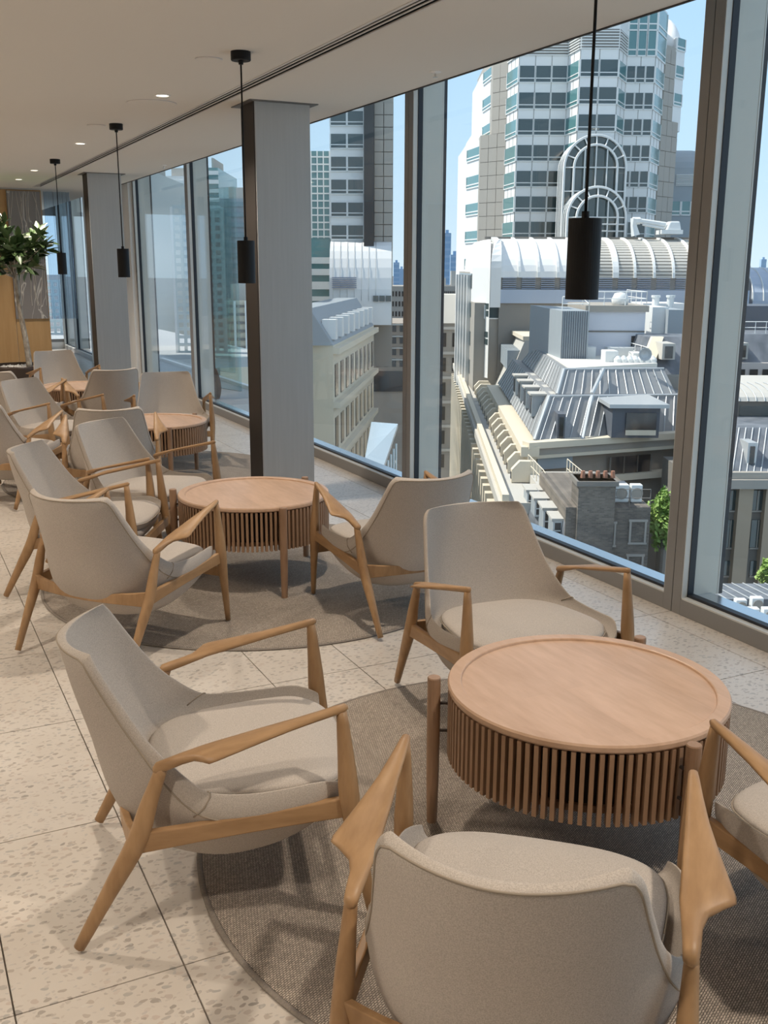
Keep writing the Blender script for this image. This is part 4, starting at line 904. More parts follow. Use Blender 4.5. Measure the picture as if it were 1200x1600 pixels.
# second roof further along the street : pale mansard with dormer strip
for t0_, zt_, lab in ((36, 4.5, 'farther pale mansard roof with a strip of small dormers along the street'), (50, 8.0, 'farthest stepped pale roof beside the tower flank along the street')):
    q = alongF((k0.x+1, k0.y), t0_); R_ = Bld('street_roof_block', lab, 'building', (q[0]+4, q[1], GZ)); e_ = alongF(q, 13)
    mb = MB(); mb.loft([[(q[0], q[1], k0.z-1), (q[0]+14, q[1], k0.z-1), (e_[0]+14, e_[1], k0.z-1), (e_[0], e_[1], k0.z-1)], [(q[0]+2.2, q[1]+.5, k0.z+zt_), (q[0]+14, q[1]+.5, k0.z+zt_), (e_[0]+14, e_[1], k0.z+zt_), (e_[0]+2.2, e_[1], k0.z+zt_)]])
    R_.part(mb, 'sloped_roof', M_['roof_flat']); mb = MB(); mb.box(q[0]+.3, q[0]+14, q[1], q[1]+13, GZ, k0.z-1); R_.part(mb, 'walls', M_['cream'])
    mb = MB(); mb.box(q[0]+2, q[0]+14, q[1]+.5, q[1]+13, k0.z+zt_, k0.z+zt_+.4); R_.part(mb, 'roof_edge', M_['cream'])
    for k in range(7):
        f = alongF(q, 1.0+k*1.7); R_.part(MB().box(f[0]+.5, f[0]+2.6, f[1], f[1]+1.0, k0.z+zt_*.35, k0.z+zt_*.35+1.9), 'dormer', M_['lead'])
# ---- brick gable house
VG = 50
G = Bld('brick_gable_house', 'old grey brick house with chimney stack, blind windows and slate dormers', 'building', (at(950, 800, VG).x, VG, GZ))
g_l, g_r = at(884, 800, VG), at(1017, 793, VG); zg = at(980, 793, VG).z
mb = MB(); mb.box(g_l.x, g_r.x, VG, VG+9, GZ, zg); G.part(mb, 'gable_wall', M_['brick'])
c0, c1 = at(902, 806, VG-.25), at(963, 752, VG-.25); mb = MB(); mb.box(c0.x, c1.x, VG-.25, VG+1.6, zg-6, c1.z); G.part(mb, 'chimney_stack', M_['brick'])
mb = MB(); mb.box(c0.x-.12, c1.x+.12, VG-.37, VG+1.7, c1.z-.25, c1.z); G.part(mb, 'chimney_cap', M_['stone_dark'])
for k in range(5):
    x = c0.x+.35+k*.38; mb = MB(); mb.cyl((x, VG+.6), .13, c1.z, c1.z+.36, 10, .10); G.part(mb, 'chimney_pot', M_['pipe_red'])
for x0, y0, x1, y1 in ((935, 851, 960, 818), (984, 847, 1008, 815), (980, 893, 1003, 869)):
    a, b_ = at(x0, y0, VG), at(x1, y1, VG); w = G.part(MB().box(a.x, b_.x, VG-.03, VG, a.z, b_.z), 'blind_window', M_['brick']); mb = MB()
    mb.box(a.x-.08, a.x+.02, VG-.09, VG, a.z, b_.z); mb.box(b_.x-.02, b_.x+.08, VG-.09, VG, a.z, b_.z); mb.box(a.x-.12, b_.x+.12, VG-.10, VG, b_.z, b_.z+.12); mb.box(a.x-.12, b_.x+.12, VG-.12, VG, a.z-.1, a.z); G.part(mb, 'stone_surround', M_['stone_wall'], w)
# slate side roof with dormers to the left
a, b_, c_, d_ = at(822, 800, VG+8), at(868, 850, VG+1), at(884, 815, VG), at(838, 762, VG+8)
mb = MB(); mb.loft([[tuple(a), tuple(b_), (b_.x, b_.y, GZ), (a.x, a.y, GZ)], [tuple(d_), tuple(c_), (c_.x+1, c_.y, GZ), (d_.x+2, d_.y, GZ)]]); G.part(mb, 'side_roof', M_['slate'])
for x0, y0, x1, y1, V in ((823, 796, 837, 768, VG+7.6), (835, 808, 851, 781, VG+5.2), (848, 833, 867, 796, VG+2.6), (863, 845, 883, 813, VG+.6)):
    p, q = at(x0, y0, V), at(x1, y1, V); dm = G.part(MB().box(p.x, q.x+1.2, V, V+1.5, p.z, q.z), 'dormer', M_['lead']); G.part(MB().box(p.x-.1, q.x+1.3, V-.15, V+1.6, q.z, q.z+.12), 'dormer_roof', M_['roof_flat'], dm)
    mb = MB(); w_ = (q.x-p.x)*.8
    mb.box(p.x-.02, p.x+.08, V-.06, V, p.z+.1, q.z-.05); mb.box(p.x+w_-.08, p.x+w_, V-.06, V, p.z+.1, q.z-.05); mb.box(p.x, p.x+w_, V-.06, V, q.z-.12, q.z-.02); mb.box(p.x, p.x+w_, V-.06, V, (p.z+q.z)/2-.03, (p.z+q.z)/2+.03); mb.box(p.x, p.x+w_, V-.06, V, p.z+.05, p.z+.13)
    G.part(mb, 'sash_frame', M_['ac_white'], dm); G.part(MB().box(p.x+.05, p.x+w_-.05, V-.02, V+.01, p.z+.1, q.z-.1), 'sash_glass', M_['dark_glass'], dm)
# terrace with steps and railings
t0_, t1_ = at(842, 775, VG+9), at(903, 775, VG+9); zt = at(870, 757, VG+10).z
mb = MB(); mb.box(t0_.x, t1_.x+2, VG+8, VG+14, GZ, zt); G.part(mb, 'terrace', M_['roof_flat'])
railing(G, [(t0_.x, VG+14, zt), (t0_.x+.2, VG+9, zt), (at(886, 790, VG+7).x, VG+6, zt-2)], h=1.1, step=.9, m='cream', r=.03); railing(G, [(at(885, 750, VG+12).x, VG+12, zt), (t1_.x, VG+8.2, zt)], h=1.2, step=.7, m='cream', r=.03)
# ac units on the ledge
zac = zg
for k, (x0, x1, y0, y1) in enumerate(((958, 984, 793, 765), (985, 1005, 791, 765))):
    p, q = at(x0, y0, VG+1), at(x1, y1, VG+1); AC = Bld('air_conditioner', ('left', 'right')[k]+' white air conditioner of the pair on the brick house ledge', 'air conditioner', ((p.x+q.x)/2, VG+1, zac))
    AC.part(MB().box(p.x, q.x-.03, VG+1, VG+1.5, zac+.05, zac+.95), 'casing', M_['ac_white'], bev=.03)
    mb = MB(); mb.revolve([(0, 0), (.30, 0), (.30, .03), (.26, .03), (.24, .01), (0, .01)], 16); cx = (p.x+q.x)/2; mb.v = [Vector((cx+v.x, VG+.99-v.z, zac+.5+v.y)) for v in mb.v]; AC.part(mb, 'fan_grille', M_['stone_wall'])
    AC.part(MB().box(p.x+.05, q.x-.08, VG+1, VG+1.4, zac, zac+.05), 'feet', M_['stone_dark'])
railing(G, [(at(950, 790, VG+.2).x, VG+.2, zac), (g_r.x, VG+.2, zac)], h=.9, step=.8, m='stone_dark', r=.02)
mb = MB(); q = at(952, 770, VG+2); mb.box(q.x+.3, q.x+1.0, VG+2.2, VG+3, zac, zac+.75); G.part(mb, 'tank_box', M_['slate_plain'])
mb = MB(); p = at(830, 860, VG-4); q = at(1010, 905, VG-4); mb.loft([[(p.x, VG-.2, at(900, 820, VG).z), (g_l.x+1.5, VG-.2, at(900, 850, VG).z), (g_r.x+1, VG-.2, at(1000, 905, VG).z), (p.x, VG-.2, at(1000, 905, VG).z)], [(p.x, VG-9, at(900, 860, VG).z), (g_l.x+1.5, VG-9, at(900, 880, VG).z), (g_r.x, VG-9, at(1000, 935, VG).z), (p.x, VG-9, at(1000, 935, VG).z)]]); G.part(mb, 'lean_to_roof', M_['slate'])
# ---- trees
def city_tree(px, py, V, rx, rz, lab, seed):
    c = at(px, py, V); rd = random.Random(seed); t = Bld('street_tree', lab, 'tree', (c.x, V, GZ)); mb = MB(); mb.tube([(c.x, V, GZ), (c.x, V, c.z-rz*.5)], [.3, .18], 7); 
    for k in range(6): a = k*1.05; mb.tube([(c.x, V, c.z-rz*.8), (c.x+rx*.6*math.cos(a), V+rx*.6*math.sin(a), c.z)], [.12, .04], 5)
    t.part(mb, 'trunk', M_['stone_dark']); mb = MB()
    for k in range(2600):
        a, b = rd.uniform(0, 2*PI), math.acos(rd.uniform(-1, 1)); r = rd.uniform(.55, 1)*(.8+.25*math.sin(3*a+seed)*math.sin(4*b)); p = Vector((c.x+rx*r*math.cos(a)*math.sin(b), V+rx*r*math.sin(a)*math.sin(b), c.z+rz*r*math.cos(b))); s = rd.uniform(.10, .2)
        n1 = Vector((rd.uniform(-1, 1), rd.uniform(-1, 1), rd.uniform(-1, 1))).normalized(); n2 = n1.cross(Vector((rd.uniform(-1, 1), rd.uniform(-1, 1), 1))).normalized(); mb.add([p-n1*s, p+n2*s*.6, p+n1*s, p-n2*s*.6], [(0, 1, 2, 3)])
    o = t.part(mb, 'foliage', M_['tree_leaf']); o['kind'] = 'stuff'
M_['tree_leaf'] = noisy(mat('tree_leaf', (.2, .35, .08), .6), [(.3, (.14, .26, .05)), (.7, (.34, .48, .12))], .8)[0]
city_tree(1040, 812, 53, 1.15, 1.9, 'sunlit green tree right of the grey brick house', 2)
city_tree(1206, 895, 46, .7, .8, 'small green tree top at the right edge beside the stone pillars', 6)
# ---- right-hand block seen through the rightmost window
VR = 58
RB = Bld('pillared_stone_building', 'stone office with tall pillars under a slate mansard, seen through the rightmost window', 'building', (at(1180, 800, VR).x, VR, GZ))
x0 = at(1104, 800, VR).x; x1 = x0+24; zc_ = at(1160, 762, VR).z
RB.part(MB().box(x0, x1, VR+.6, VR+10, GZ, zc_), 'wall', M_['stone_dark'])
for k, px in enumerate((1118, 1161, 1203)):
    q = at(px, 830, VR); RB.part(MB().box(q.x-.42, q.x+.42, VR, VR+.6, GZ, zc_), 'pillar', mt('pillar_stone%d' % k, (.40, .315, .23), .8) if k == 0 else M_['pillar_stone0'])
for px0, px1 in ((1127, 1152), (1170, 1195)):
    for y0, y1 in ((798, 766), (856, 812), (900, 876)):
        p, q = at(px0, y0, VR+.6), at(px1, y1, VR+.6); w = RB.part(MB().box(p.x, q.x, VR+.5, VR+.6, p.z, q.z), 'window', M_['tower_glass']); mb = MB(); mb.box((p.x+q.x)/2-.03, (p.x+q.x)/2+.03, VR+.44, VR+.5, p.z, q.z); mb.box(p.x, q.x, VR+.44, VR+.5, p.z-.05, p.z+.05); RB.part(mb, 'mullion', M_['stone_wall'], w)
RB.part(MB().box(x0-.3, x1, VR-.4, VR+2, zc_, at(1160, 748, VR).z), 'cornice', M_['stone_wall']); RB.part(MB().box(x0-.1, x1, VR-.1, VR+2, at(1160, 748, VR).z, at(1160, 738, VR).z), 'parapet', M_['stone_wall'])
p, q = at(1136, 738, VR+.3), at(1150, 668, VR+3); mb = MB(); mb.loft([[(p.x, VR+.3, p.z), (x1, VR+.3, p.z), (x1, VR+10, p.z), (p.x, VR+10, p.z)], [(q.x, VR+3, q.z), (x1, VR+3, q.z), (x1, VR+10, q.z), (q.x, VR+10, q.z)]]); ms = RB.part(mb, 'mansard_roof', M_['slate'])
for k in range(14):
    a = p.x+.3+k*.42; RB.part(MB().tube([(a, VR+.27, p.z), (a+(q.x-p.x)*.9, VR+2.95, q.z)], .04, 4, ref=(1, 0, 0)), 'roof_seam', M_['seam'], ms)
p, q = at(1166, 730, VR+.8), at(1184, 692, VR+.8); dm = RB.part(MB().box(p.x, q.x, VR+.8, VR+4, p.z, q.z), 'dormer', M_['seam']); RB.part(MB().box(p.x+.15, q.x-.15, VR+.7, VR+.8, p.z+.2, q.z-.2), 'dormer_window', M_['dark_glass'], dm)
V2 = VR+8; p, q = at(1144, 660, V2), at(1144, 628, V2); RB.part(MB().box(p.x, x1, V2, V2+6, p.z-1, q.z), 'glazed_storey', M_['stone_dark'])
for k in range(3): a = p.x+.4+k*2.3; RB.part(MB().box(a, a+2.0, V2-.08, V2, p.z+.1, q.z-.25), 'window', M_['tower_glass'])
railing(RB, [(p.x-.4, V2-1.2, p.z-1), (x1, V2-1.2, p.z-1)], h=1.1, step=1.2, m='stone_wall', r=.03)
a, b_ = at(1148, 626, V2), at(1148, 598, V2+3); mb = MB(); mb.loft([[(a.x-.6, V2-.4+3.5*(1-math.cos(PI/2*k/5)), a.z+(b_.z-a.z)*math.sin(PI/2*k/5)) for k in range(6)]+[(a.x-.6, V2+8, b_.z), (a.x-.6, V2+8, a.z)]]+[[(x1, V2-.4+3.5*(1-math.cos(PI/2*k/5)), a.z+(b_.z-a.z)*math.sin(PI/2*k/5)) for k in range(6)]+[(x1, V2+8, b_.z), (x1, V2+8, a.z)]]); cr = RB.part(mb, 'curved_metal_roof', M_['roof_flat'])
mb = MB()
for k in range(14): x = a.x-.4+k*.55; mb.tube([(x, V2-.43+3.5*(1-math.cos(PI/2*j/5)), a.z+.03+(b_.z-a.z)*math.sin(PI/2*j/5)) for j in range(6)], .035, 4, ref=(1, 0, 0))
RB.part(mb, 'roof_ribs', M_['seam'], cr)
# blocks behind it
V3 = 86; X = Bld('pink_rendered_block', 'pink rendered rooftop storey with slate dormer, upper part of the rightmost view', 'building', (at(1180, 560, V3).x, V3, GZ)); x1 = at(1300, 560, V3).x
a = at(1140, 594, V3); b_ = at(1140, 567, V3); c = at(1140, 522, V3+2); X.part(MB().box(a.x, x1, V3, V3+10, GZ, b_.z), 'rendered_wall', M_['pink_wall'])
for k in range(3): p, q = at(1150+20*k, 594, V3), at(1164+20*k, 577, V3); X.part(MB().box(p.x, q.x, V3-.1, V3, p.z, q.z), 'window', M_['dark_glass'])
mb = MB(); mb.loft([[(a.x, V3+.5, b_.z), (x1, V3+.5, b_.z), (x1, V3+8, b_.z), (a.x, V3+8, b_.z)], [(a.x+.5, V3+2, c.z), (x1, V3+2, c.z), (x1, V3+8, c.z), (a.x+.5, V3+8, c.z)]]); X.part(mb, 'slate_storey', M_['slate'])
p, q = at(1151, 561, V3+.3), at(1170, 536, V3+.3); dm = X.part(MB().box(p.x, q.x, V3+.3, V3+4, p.z, q.z), 'dormer', M_['roof_flat']); X.part(MB().box(p.x+.2, q.x-.2, V3+.2, V3+.3, p.z+.15, q.z-.2), 'dormer_window', M_['dark_glass'], dm)
railing(X, [(a.x+1, V3+3, c.z), (x1, V3+3, c.z)], h=1.0, step=.9); p = at(1156, 478, V3+10); X.part(MB().box(p.x, x1, V3+10, V3+16, GZ, p.z), 'roof_plant_room', M_['slate_plain'])
# small ac units at the bottom right
V4 = 40; p = at(1105, 936, V4); q = at(1260, 912, V4+4)
F = Bld('flat_seamed_roof', 'low grey seamed roof below the stone pillars at the right edge', 'roof', (at(1170, 930, V4).x, V4, GZ)); mb = MB(); mb.loft([[(p.x, V4, p.z), (q.x, V4, p.z), (q.x, V4, GZ), (p.x, V4, GZ)], [(p.x, V4+4, q.z), (q.x, V4+4, q.z), (q.x, V4+4, GZ), (p.x, V4+4, GZ)]]); F.part(mb, 'roof_slope', M_['slate'])
mb = MB()
for k in range(9): x = p.x+.3+k*.5; mb.tube([(x, V4-.02, p.z+.02), (x+.1, V4+4, q.z+.02)], .03, 4, ref=(1, 0, 0))
F.part(mb, 'roof_seams', M_['seam']); F.part(MB().box(p.x, q.x, V4-6, V4, GZ, at(1160, 975, V4-1).z), 'lower_flat_roof', M_['stone_dark'])
zf = at(1160, 975, V4-1).z
for k, (x0, x1, y0, y1, V) in enumerate(((1149, 1169, 958, 938, V4-1.2), (1174, 1195, 955, 935, V4-1.2), (1168, 1189, 975, 952, V4-3), (1192, 1216, 972, 952, V4-3))):
    p, q = at(x0, y0, V), at(x1, y1, V); AC = Bld('air_conditioner', ('upper left', 'upper right', 'lower left', 'lower right')[k]+' of the four small white air conditioners at the right edge', 'air conditioner', ((p.x+q.x)/2, V, p.z))
    AC.part(MB().box(p.x, q.x-.03, V, V+.35, p.z, q.z), 'casing', M_['ac_white'], bev=.02); mb = MB(); r = (q.z-p.z)*.38; mb.revolve([(0, 0), (r, 0), (r, .02), (r*.85, .02), (r*.8, .005), (0, .005)], 14); cx, cz = (p.x+q.x)/2, (p.z+q.z)/2; mb.v = [Vector((cx+v.x, V-.01-v.z, cz+v.y)) for v in mb.v]; AC.part(mb, 'fan_grille', M_['stone_wall'])
    AC.part(MB().box(p.x+.05, q.x-.1, V+.05, V+.3, zf-.3, p.z), 'stand', M_['stone_dark'])
# barrel end visible right of the mullion
V5 = 108; a, b_ = at(1160, 475, V5), at(1183, 475, V5); zt = at(1170, 388, V5).z
E_ = Bld('curved_gable_end', 'white curved gable end right of the big mullion', 'building', ((a.x+b_.x)/2, V5, GZ)); mb = MB(); rg = []
for x in (a.x-2, b_.x-1.2): rg.append([(x+1.2*math.sin(PI/2*k/8)*0, V5+8*(1-math.cos(PI/2*k/8)), a.z+(zt-a.z)*math.sin(PI/2*k/8)) for k in range(9)]+[(x, V5+14, zt), (x, V5+14, GZ), (x, V5, GZ)])
mb.loft(rg); E_.part(mb, 'curved_wall', M_['white_panel']); V6 = 125; p, q = at(1176, 470, V6), at(1280, 470, V6); zt = at(1190, 418, V6).z; mb = MB()
mb.loft([[(x, V6+6*(1-math.cos(PI/2*k/6)), p.z+(zt-p.z)*math.sin(PI/2*k/6)) for k in range(7)]+[(x, V6+12, zt), (x, V6+12, GZ), (x, V6, GZ)] for x in (p.x, q.x)]); E_.part(mb, 'blue_vault', M_['fascia']); mb = MB()
for k in range(9): x = p.x+k*1.3; mb.tube([(x, V6-.05+6*(1-math.cos(PI/2*j/6)), p.z+(zt-p.z)*math.sin(PI/2*j/6)) for j in range(7)], .08, 4, ref=(1, 0, 0))
E_.part(mb, 'vault_ribs', M_['white_bar'])
# ---- shaded old facade left of the street front
V7 = 150; p, q = at(684, 560, V7), at(713, 560, V7); O = Bld('old_stone_facade', 'dark old stone facade low between the mullion and the cream street front', 'building', ((p.x+q.x)/2, V7, GZ)); O.part(MB().box(p.x-3, q.x, V7, V7+20, GZ, at(700, 505, V7).z), 'wall', M_['stone_wall'])
mb = MB(); zt = at(700, 505, V7).z; mb.loft([[(p.x-3.3, V7-.3, zt), (q.x, V7-.3, zt), (q.x, V7+12, zt), (p.x-3.3, V7+12, zt)], [(p.x, V7+3, zt+4), (q.x+4, V7+3, zt+4), (q.x+4, V7+9, zt+4), (p.x, V7+9, zt+4)]]); O.part(mb, 'mansard_roof', M_['roof_flat'])
for r_ in range(6):
    for k in range(3): x = p.x+.2+k*1.9; z = zt-3.4-r_*3.6; O.part(MB().box(x, x+1.0, V7-.1, V7, z, z+2), 'window', M_['dark_glass'])
    O.part(MB().box(p.x-3, q.x, V7-.35, V7, zt-.9-r_*3.6, zt-.5-r_*3.6), 'string_course', M_['roof_flat'])
# ================================================================== VIEW THROUGH THE SECOND WINDOW (blurred glass reflections built as solid buildings)
V8 = 95
TG = Bld('teal_glass_reflection', 'teal glass office slab beside the near column, a second window reflection built solid', 'building', (at(498, 400, V8).x, V8, GZ))
a, b_ = at(470, 400, V8), at(517, 400, V8); zt = at(498, 236, V8).z; TG.part(MB().box(a.x, b_.x, V8, V8+14, GZ, zt), 'glass_body', M_['teal_glass'])
for k in range(5): x = a.x+(b_.x-a.x)*(k+.9)/5; TG.part(MB().box(x-.05, x+.05, V8-.15, V8, at(498, 372, V8).z, zt), 'mullion', M_['white_bar'])
for k in range(12): z = zt-.5-k*(zt-at(498, 372, V8).z)/12; TG.part(MB().box(a.x, b_.x, V8-.12, V8, z-.06, z+.06), 'transom', M_['white_bar'])
for k, (y0, y1) in enumerate(((412, 402), (430, 420), (452, 440), (470, 463))): TG.part(MB().box(a.x, b_.x, V8-.35, V8, at(498, y0, V8).z, at(498, y1, V8).z), 'balcony_band', M_['white_bar'])
TG.part(MB().box(a.x, b_.x, V8-.2, V8, GZ, at(498, 500, V8).z), 'lower_glass', mt('blue_shade_glass', (.06, .09, .12), .15, spec=.6))
V9 = 90
BT_ = Bld('banded_tower_reflection', 'white and dark banded tower with beige flank, a reflection built solid in the second window', 'building', (at(545, 400, V9).x, V9, GZ))
a, b_, c = at(517, 400, V9), at(569, 400, V9), at(614, 300, V9); zt = at(545, 60, V9).z
BT_.part(MB().box(a.x, b_.x, V9, V9+12, GZ, zt), 'tower_body', M_['white_panel'])
A, B = (a.x, V9), (b_.x, V9); zz = []
for k in range(9): zz.append(at(540, 374-k*35.5, V9).z)
window_grid(BT_, A, B, zz, 1.15, split_cols(flen(A, B), 2, .03), mw=.1)
BT_.part(MB().box(b_.x, b_.x+.85, V9-1.2, V9+1, at(575, 528, V9).z, zt), 'dark_fin', mt('fin_dark', (.035, .035, .035), .4))
f0 = (b_.x+.85, V9); f1 = (c.x, V9); BT_.part(MB().box(f0[0], f1[0], V9, V9+12, at(600, 390, V9).z-10, at(600, 120, V9).z), 'flank_core', M_['beige_panel']); panel_face(BT_, f0, f1, at(600, 388, V9).z, at(600, 160, V9).z, .95, 1.0)
# white vaulted podium of it
zp0, zp1 = at(560, 470, V9-3).z, at(560, 376, V9-3).z
mb = MB(); mb.loft([[(x, V9-3+3*(1-math.cos(PI/2*k/8)), zp0+(zp1-zp0)*math.sin(PI/2*k/8)) for k in range(9)]+[(x, V9+8, zp1), (x, V9+8, zp0-2), (x, V9-3, zp0-2)] for x in (a.x, at(612, 420, V9-3).x)]); vp = BT_.part(mb, 'vaulted_podium', M_['white_panel'])
for k in range(7): x = a.x+.6*k+.3; BT_.part(MB().tube([(x, V9-3.05+3*(1-math.cos(PI/2*j/8)), zp0+(zp1-zp0)*math.sin(PI/2*j/8)) for j in range(9)], .02, 4, ref=(1, 0, 0)), 'panel_joint', M_['seam'], vp)
p, q = at(519, 450, V9-3), at(557, 434, V9-3); mb = MB()
for k in range(6): mb.box(p.x, q.x, V9-3.25, V9-3, p.z+k*.16, p.z+k*.16+.09)
BT_.part(mb, 'podium_louvre', M_['louver'])
for k in range(3): p, q = at(583+10*k, 471, V9-3.2), at(591+10*k, 462, V9-3.2); BT_.part(MB().box(p.x, q.x, V9-3.2, V9-2.9, p.z, q.z), 'window', M_['tower_glass'])
BT_.part(MB().box(a.x, at(582, 500, V9).x, V9-2, V9+8, GZ, zp0-1.5), 'podium_base', M_['stone_dark'])
# cream baroque facade (sunlit), a window reflection built as a solid front
CF_ = Bld('cream_facade_reflection', 'sunlit cream street facade with many windows, a reflection built solid low in the second window', 'building', (at(550, 620, 70).x, 70, GZ))
p, q = at(522, 745, 62), at(584, 560, 84); A, B = (p.x, 62), (q.x, 84); zt = at(523, 540, 62).z
mb = MB(); prism(mb, [A, B, (B[0]-3, B[1]+1), (A[0]-3, A[1]+1)], GZ, zt); CF_.part(mb, 'wall', M_['cream']); Ln = flen(A, B)
mb = MB(); mb.loft([[(A[0], A[1], zt), (B[0], B[1], zt), (B[0]-3, B[1], zt), (A[0]-3, A[1], zt)], [(A[0]-1.4, A[1], zt+2.2), (B[0]-1.4, B[1], zt+2.2), (B[0]-3, B[1], zt+2.2), (A[0]-3, A[1], zt+2.2)]]); CF_.part(mb, 'mansard_roof', M_['lead'])
for r_ in range(5):
    for k in range(9):
        CF_.part(fbox(MB(), A, B, Ln*(k+.25)/9, Ln*(k+.72)/9, zt-3.2-r_*3.3, zt-1.2-r_*3.3, -.05, .05), 'window', M_['dark_glass'])
    CF_.part(fbox(MB(), A, B, 0, Ln, zt-.5-r_*3.3, zt-.15-r_*3.3, 0, .4), 'cornice', M_['cream'])
for k in range(8): CF_.part(fbox(MB(), A, B, Ln*(k+.3)/8, Ln*(k+.6)/8, zt+.3, zt+1.5, -.8, .05), 'dormer', M_['white_bar'])
# brown block closing the street, glazed base, hoarding, canopy
V10 = 190; p, q = at(560, 505, V10), at(634, 505, V10); Z = Bld('street_end_block', 'brown stone block with rows of windows closing the street', 'building', ((p.x+q.x)/2, V10, GZ)); zt = p.z; zb_ = at(600, 578, V10).z
Z.part(MB().box(p.x, q.x+4, V10, V10+20, GZ, zt), 'wall', mt('brown_stone', (.34, .29, .24), .85))
for r_ in range(4):
    for k in range(6): x = p.x+(q.x-p.x)*(k+.25)/6; z = zb_+.6+r_*(zt-zb_)/4; Z.part(MB().box(x, x+(q.x-p.x)/6*.55, V10-.1, V10, z, z+1.5), 'window', M_['dark_glass'])
    Z.part(MB().box(p.x, q.x+4, V10-.3, V10, zb_+(zt-zb_)*(r_+1)/4-.35, zb_+(zt-zb_)*(r_+1)/4-.1), 'string_course', M_['roof_flat'])
Z.part(MB().box(p.x, q.x+4, V10-.3, V10, zb_-4, zb_-.2), 'shopfront', M_['dark_glass'])
V11 = 44; a, b_ = at(570, 745, V11), at(628, 745, V11); zt = at(600, 703, V11).z; N_ = Bld('glass_canopy_roof', 'pale glass and white canopy roof just outside the second window', 'roof', ((a.x+b_.x)/2, V11, GZ))
mb = MB(); mb.loft([[(a.x, V11, zt-.6), (b_.x-.8, V11, zt-.9), (b_.x-.1, V11+7, zt-.1), (a.x+.2, V11+7, zt)], [(a.x, V11, zt-.4), (b_.x-.8, V11, zt-.7), (b_.x-.1, V11+7, zt+.1), (a.x+.2, V11+7, zt+.2)]]); N_.part(mb, 'canopy_slab', mt('canopy', (.42, .50, .55), .2)); N_.part(MB().box(a.x, b_.x-.9, V11+.3, V11+7, GZ, zt-.9), 'glazed_wall', M_['teal_glass'])
for k in range(5): N_.part(MB().tube([(b_.x-.75+.14*k, V11+.3+1.5*k, zt-.8), (b_.x-.75+.14*k, V11+.3+1.5*k, zt-5)], .05, 4), 'post', M_['white_bar'])
# cars on the street
def car(px, py, V, col, lab):
    c = at(px, py, V); b = Bld('car', lab, 'car', (c.x, V, GZ)); mb = MB(); x, y = c.x, V
    mb.loft([[(x+sx*.9, y+sy, GZ+z) for sx, sy in ((-1, -2.2), (1, -2.2), (1, 2.2), (-1, 2.2))] for z in (.3, .85)]); b.part(mb, 'body', mat('car_paint', col, .3), bev=.1)
    mb = MB(); mb.loft([[(x+sx*.8, y+sy, GZ+.85) for sx, sy in ((-1, -1.4), (1, -1.4), (1, 1.2), (-1, 1.2))], [(x+sx*.65, y+sy, GZ+1.4) for sx, sy in ((-1, -.8), (1, -.8), (1, .7), (-1, .7))]]); b.part(mb, 'cabin', M_['dark_glass'])
    for sx in (-1, 1):
        for sy in (-1.4, 1.4): mb = MB(); mb.tube([(x+sx*.78, y+sy, GZ+.33), (x+sx*.95, y+sy, GZ+.33)], .33, 10, ref=(0, 0, 1)); b.part(mb, 'wheel', M_['black'])
car(622, 613, 175, (.7, .7, .7), 'white car on the street at the far junction'); 
# pedestrians: two tiny figures on the pavement
def person(px, V, col, lab):
    c = at(px, 700, V); b = Bld('person', lab, 'person', (c.x, V, GZ)); x, y = c.x, V; mb = MB()
    for s in (-1, 1): mb.tube([(x+s*.10, y+s*.12, GZ), (x+s*.11, y+s*.02, GZ+.45), (x+s*.09, y, GZ+.88)], [.06, .075, .10], 7)
    mb.tube([(x, y, GZ+.85), (x, y, GZ+1.1), (x, y, GZ+1.38), (x, y, GZ+1.48)], [.16, .15, .19, .07], 9)
    for s in (-1, 1): mb.tube([(x+s*.19, y, GZ+1.38), (x+s*.26, y-.03, GZ+1.1), (x+s*.25, y-.12, GZ+.85)], [.06, .05, .04], 6)
    mb.tube([(x, y, GZ+1.46), (x, y, GZ+1.52), (x, y, GZ+1.62), (x, y, GZ+1.72), (x, y, GZ+1.76)], [.055, .09, .11, .09, .03], 9); b.part(mb, 'body', mat('clothes', col, .8), smooth=True)
person(694, 205, (.05, .06, .09), 'person in dark clothes on the pavement beyond the mullion'); person(699, 212, (.25, .22, .2), 'person in grey walking behind the dark dressed one')
# ================================================================== VIEW THROUGH THE FAR WINDOWS (blurred reflections among them built as blocks)
def simple_tower(name, lab, pxl, pxr, ytop, V, body, band, nb, vertical=0, bw=.45):
    a, b_ = at(pxl, 400, V), at(pxr, 400, V); zt = at((pxl+pxr)/2, ytop, V).z; zb_ = at((pxl+pxr)/2, 560, V).z; t = Bld(name, lab, 'building', ((a.x+b_.x)/2, V, GZ)); t.part(MB().box(a.x, b_.x, V, V+10, GZ, zt), 'tower_body', M_[body])
    h = (zt-zb_)/nb
    for k in range(nb): t.part(MB().box(a.x-.02, b_.x+.02, V-.15, V, zt-h*(k+1)+h*.2, zt-h*(k+1)+h*(.2+bw)), 'window_band', M_[band])
    for k in range(vertical): x = a.x+(b_.x-a.x)*(k+.5)/vertical; t.part(MB().box(x-.06, x+.06, V-.25, V, zb_, zt), 'fin', M_['white_bar'])
    t.part(MB().box(a.x+.5, b_.x-.5, V+1, V+6, zt, zt+.8), 'roof_plant', M_['roof_flat'])
mt('pale_glass', (.58, .64, .63), .3); mt('pale_band', (.80, .82, .80), .4); mt('mist_glass', (.20, .28, .31), .2, spec=.8)
simple_tower('pale_office_block', 'pale office block with bright white bands behind the perforated screen', 228, 292, 332, 62, 'pale_glass', 'pale_band', 14, 4)
simple_tower('pale_office_block', 'pale ribbed slab left in the farther window bay', 205, 232, 262, 48, 'pale_glass', 'pale_glass', 8, 3)
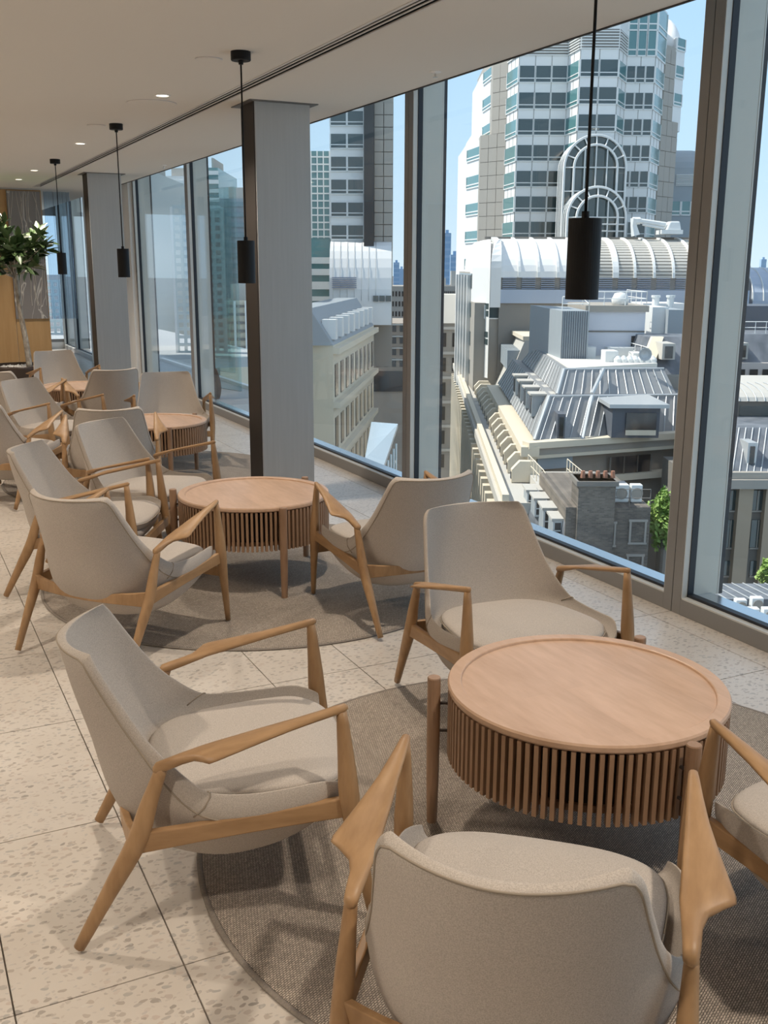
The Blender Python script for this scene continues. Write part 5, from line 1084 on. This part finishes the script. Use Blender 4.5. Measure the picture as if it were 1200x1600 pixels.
simple_tower('grey_banded_tower', 'slim teal banded tower in the window left of the near column', 322, 345, 262, 80, 'teal_glass', 'pale_band', 22)
simple_tower('grey_banded_tower', 'grey tower with dark window bands right beside the near column', 346, 392, 310, 74, 'lead', 'mist_glass', 16)
simple_tower('white_slab_block', 'white stepped block high in the farther window', 262, 300, 275, 100, 'white_panel', 'pale_band', 14)
simple_tower('low_pale_block', 'low pale terrace building under the grey tower', 338, 392, 470, 52, 'cream', 'stone_dark', 7, 3, .3)
simple_tower('ribbed_pale_tower', 'ribbed pale blue tower beyond the far column, left edge glazing', 100, 150, 200, 70, 'pale_glass', 'pale_band', 22, 5)
# terrace outside the far bays with a perforated metal screen, posts and a dark lounge chair
TE = empty('terrace_deck', (9.0, 19.0, 0)); TE['kind'] = 'structure'
mb = MB(); mb.box(-5.1, -4.1, -6, 1, -.30, -.10); mb.box(-5.1, -1.6, 1, 11, -.30, -.10); mb.build('deck', mt('deck', (.40, .42, .43), .7), TE)
MB().box(-4.1, -4.02, -6, 1, -.5, -.05).build('deck_edge', M_['white_panel'], TE)
def screen(name, x, y, rz, w, h, z0, lab):
    s = empty(name, (x, y, z0), rz); mb = MB(); nx, nz = int(w/.16), int(h/.16)
    for i in range(nx+1): mb.box(-w/2+i*w/nx-.035, -w/2+i*w/nx+.035, -.01, .01, 0, h)
    for j in range(nz+1): mb.box(-w/2, w/2, -.0105, .0105, j*h/nz-.035, j*h/nz+.035)
    mb.build('perforated_sheet', M_['pale_glass'], s); MB().box(-w/2-.05, -w/2, -.03, .03, 0, h).build('post', M_['white_bar'], s); MB().box(w/2, w/2+.05, -.03, .03, 0, h).build('post', M_['white_bar'], s); tag(s, lab, 'screen')
screen('perforated_screen', 6.2, 21.5, -.3, 1.0, 3.0, -.1, 'tall perforated metal screen on the terrace, seen through the farther window')
screen('perforated_screen', 4.3, 29.0, 0, 1.3, 1.4, -.1, 'low perforated metal screen beyond the end glazing')
for k in range(4):
    q = MB(); q.box(-.02, .02, -.6, .6, 0, 2.9); o = q.build('glass_screen', glass('screen_glass%d' % k, (.80, .90, .90), 2.2)); o.location = (4.55+.75*k, 15.0+2.6*k, -.1); o.rotation_euler = (0, 0, .3); tag(o, ['clear glass wind screen nearest the room on the terrace', 'second clear glass wind screen on the terrace', 'third clear glass wind screen on the terrace', 'outermost clear glass wind screen on the terrace'][k], 'glass screen', 'glass wind screens on the terrace')
LC = empty('rounded_bag', (4.12, 13.75, -.1), -.5); rg = []
for k in range(9):
    t = k/8; r = .15*math.sin(PI*(.12+.80*t))**.5*(1-.35*t); rg.append([(r*math.cos(a)*.75, r*math.sin(a), .42*t) for a in [2*PI*q/20 for q in range(20)]])
MB().loft(rg).build('bag_body', mt('dark_cloth', (.015, .017, .02), .8), LC, smooth=True)
mb = MB(); mb.tube([(0, -.05, .40), (0, -.03, .47), (0, .03, .47), (0, .05, .40)], .012, 6); mb.build('handle', M_['black'], LC)
mb = MB(); mb.revolve([(0, 0), (.035, 0), (.035, .012), (0, .012)], 14); mb.v = [Vector((-.085-v.z, v.x, .29+v.y)) for v in mb.v]; mb.build('round_badge', M_['ac_white'], LC)
tag(LC, 'small dark rounded bag with a white badge standing outside the farther window', 'bag')
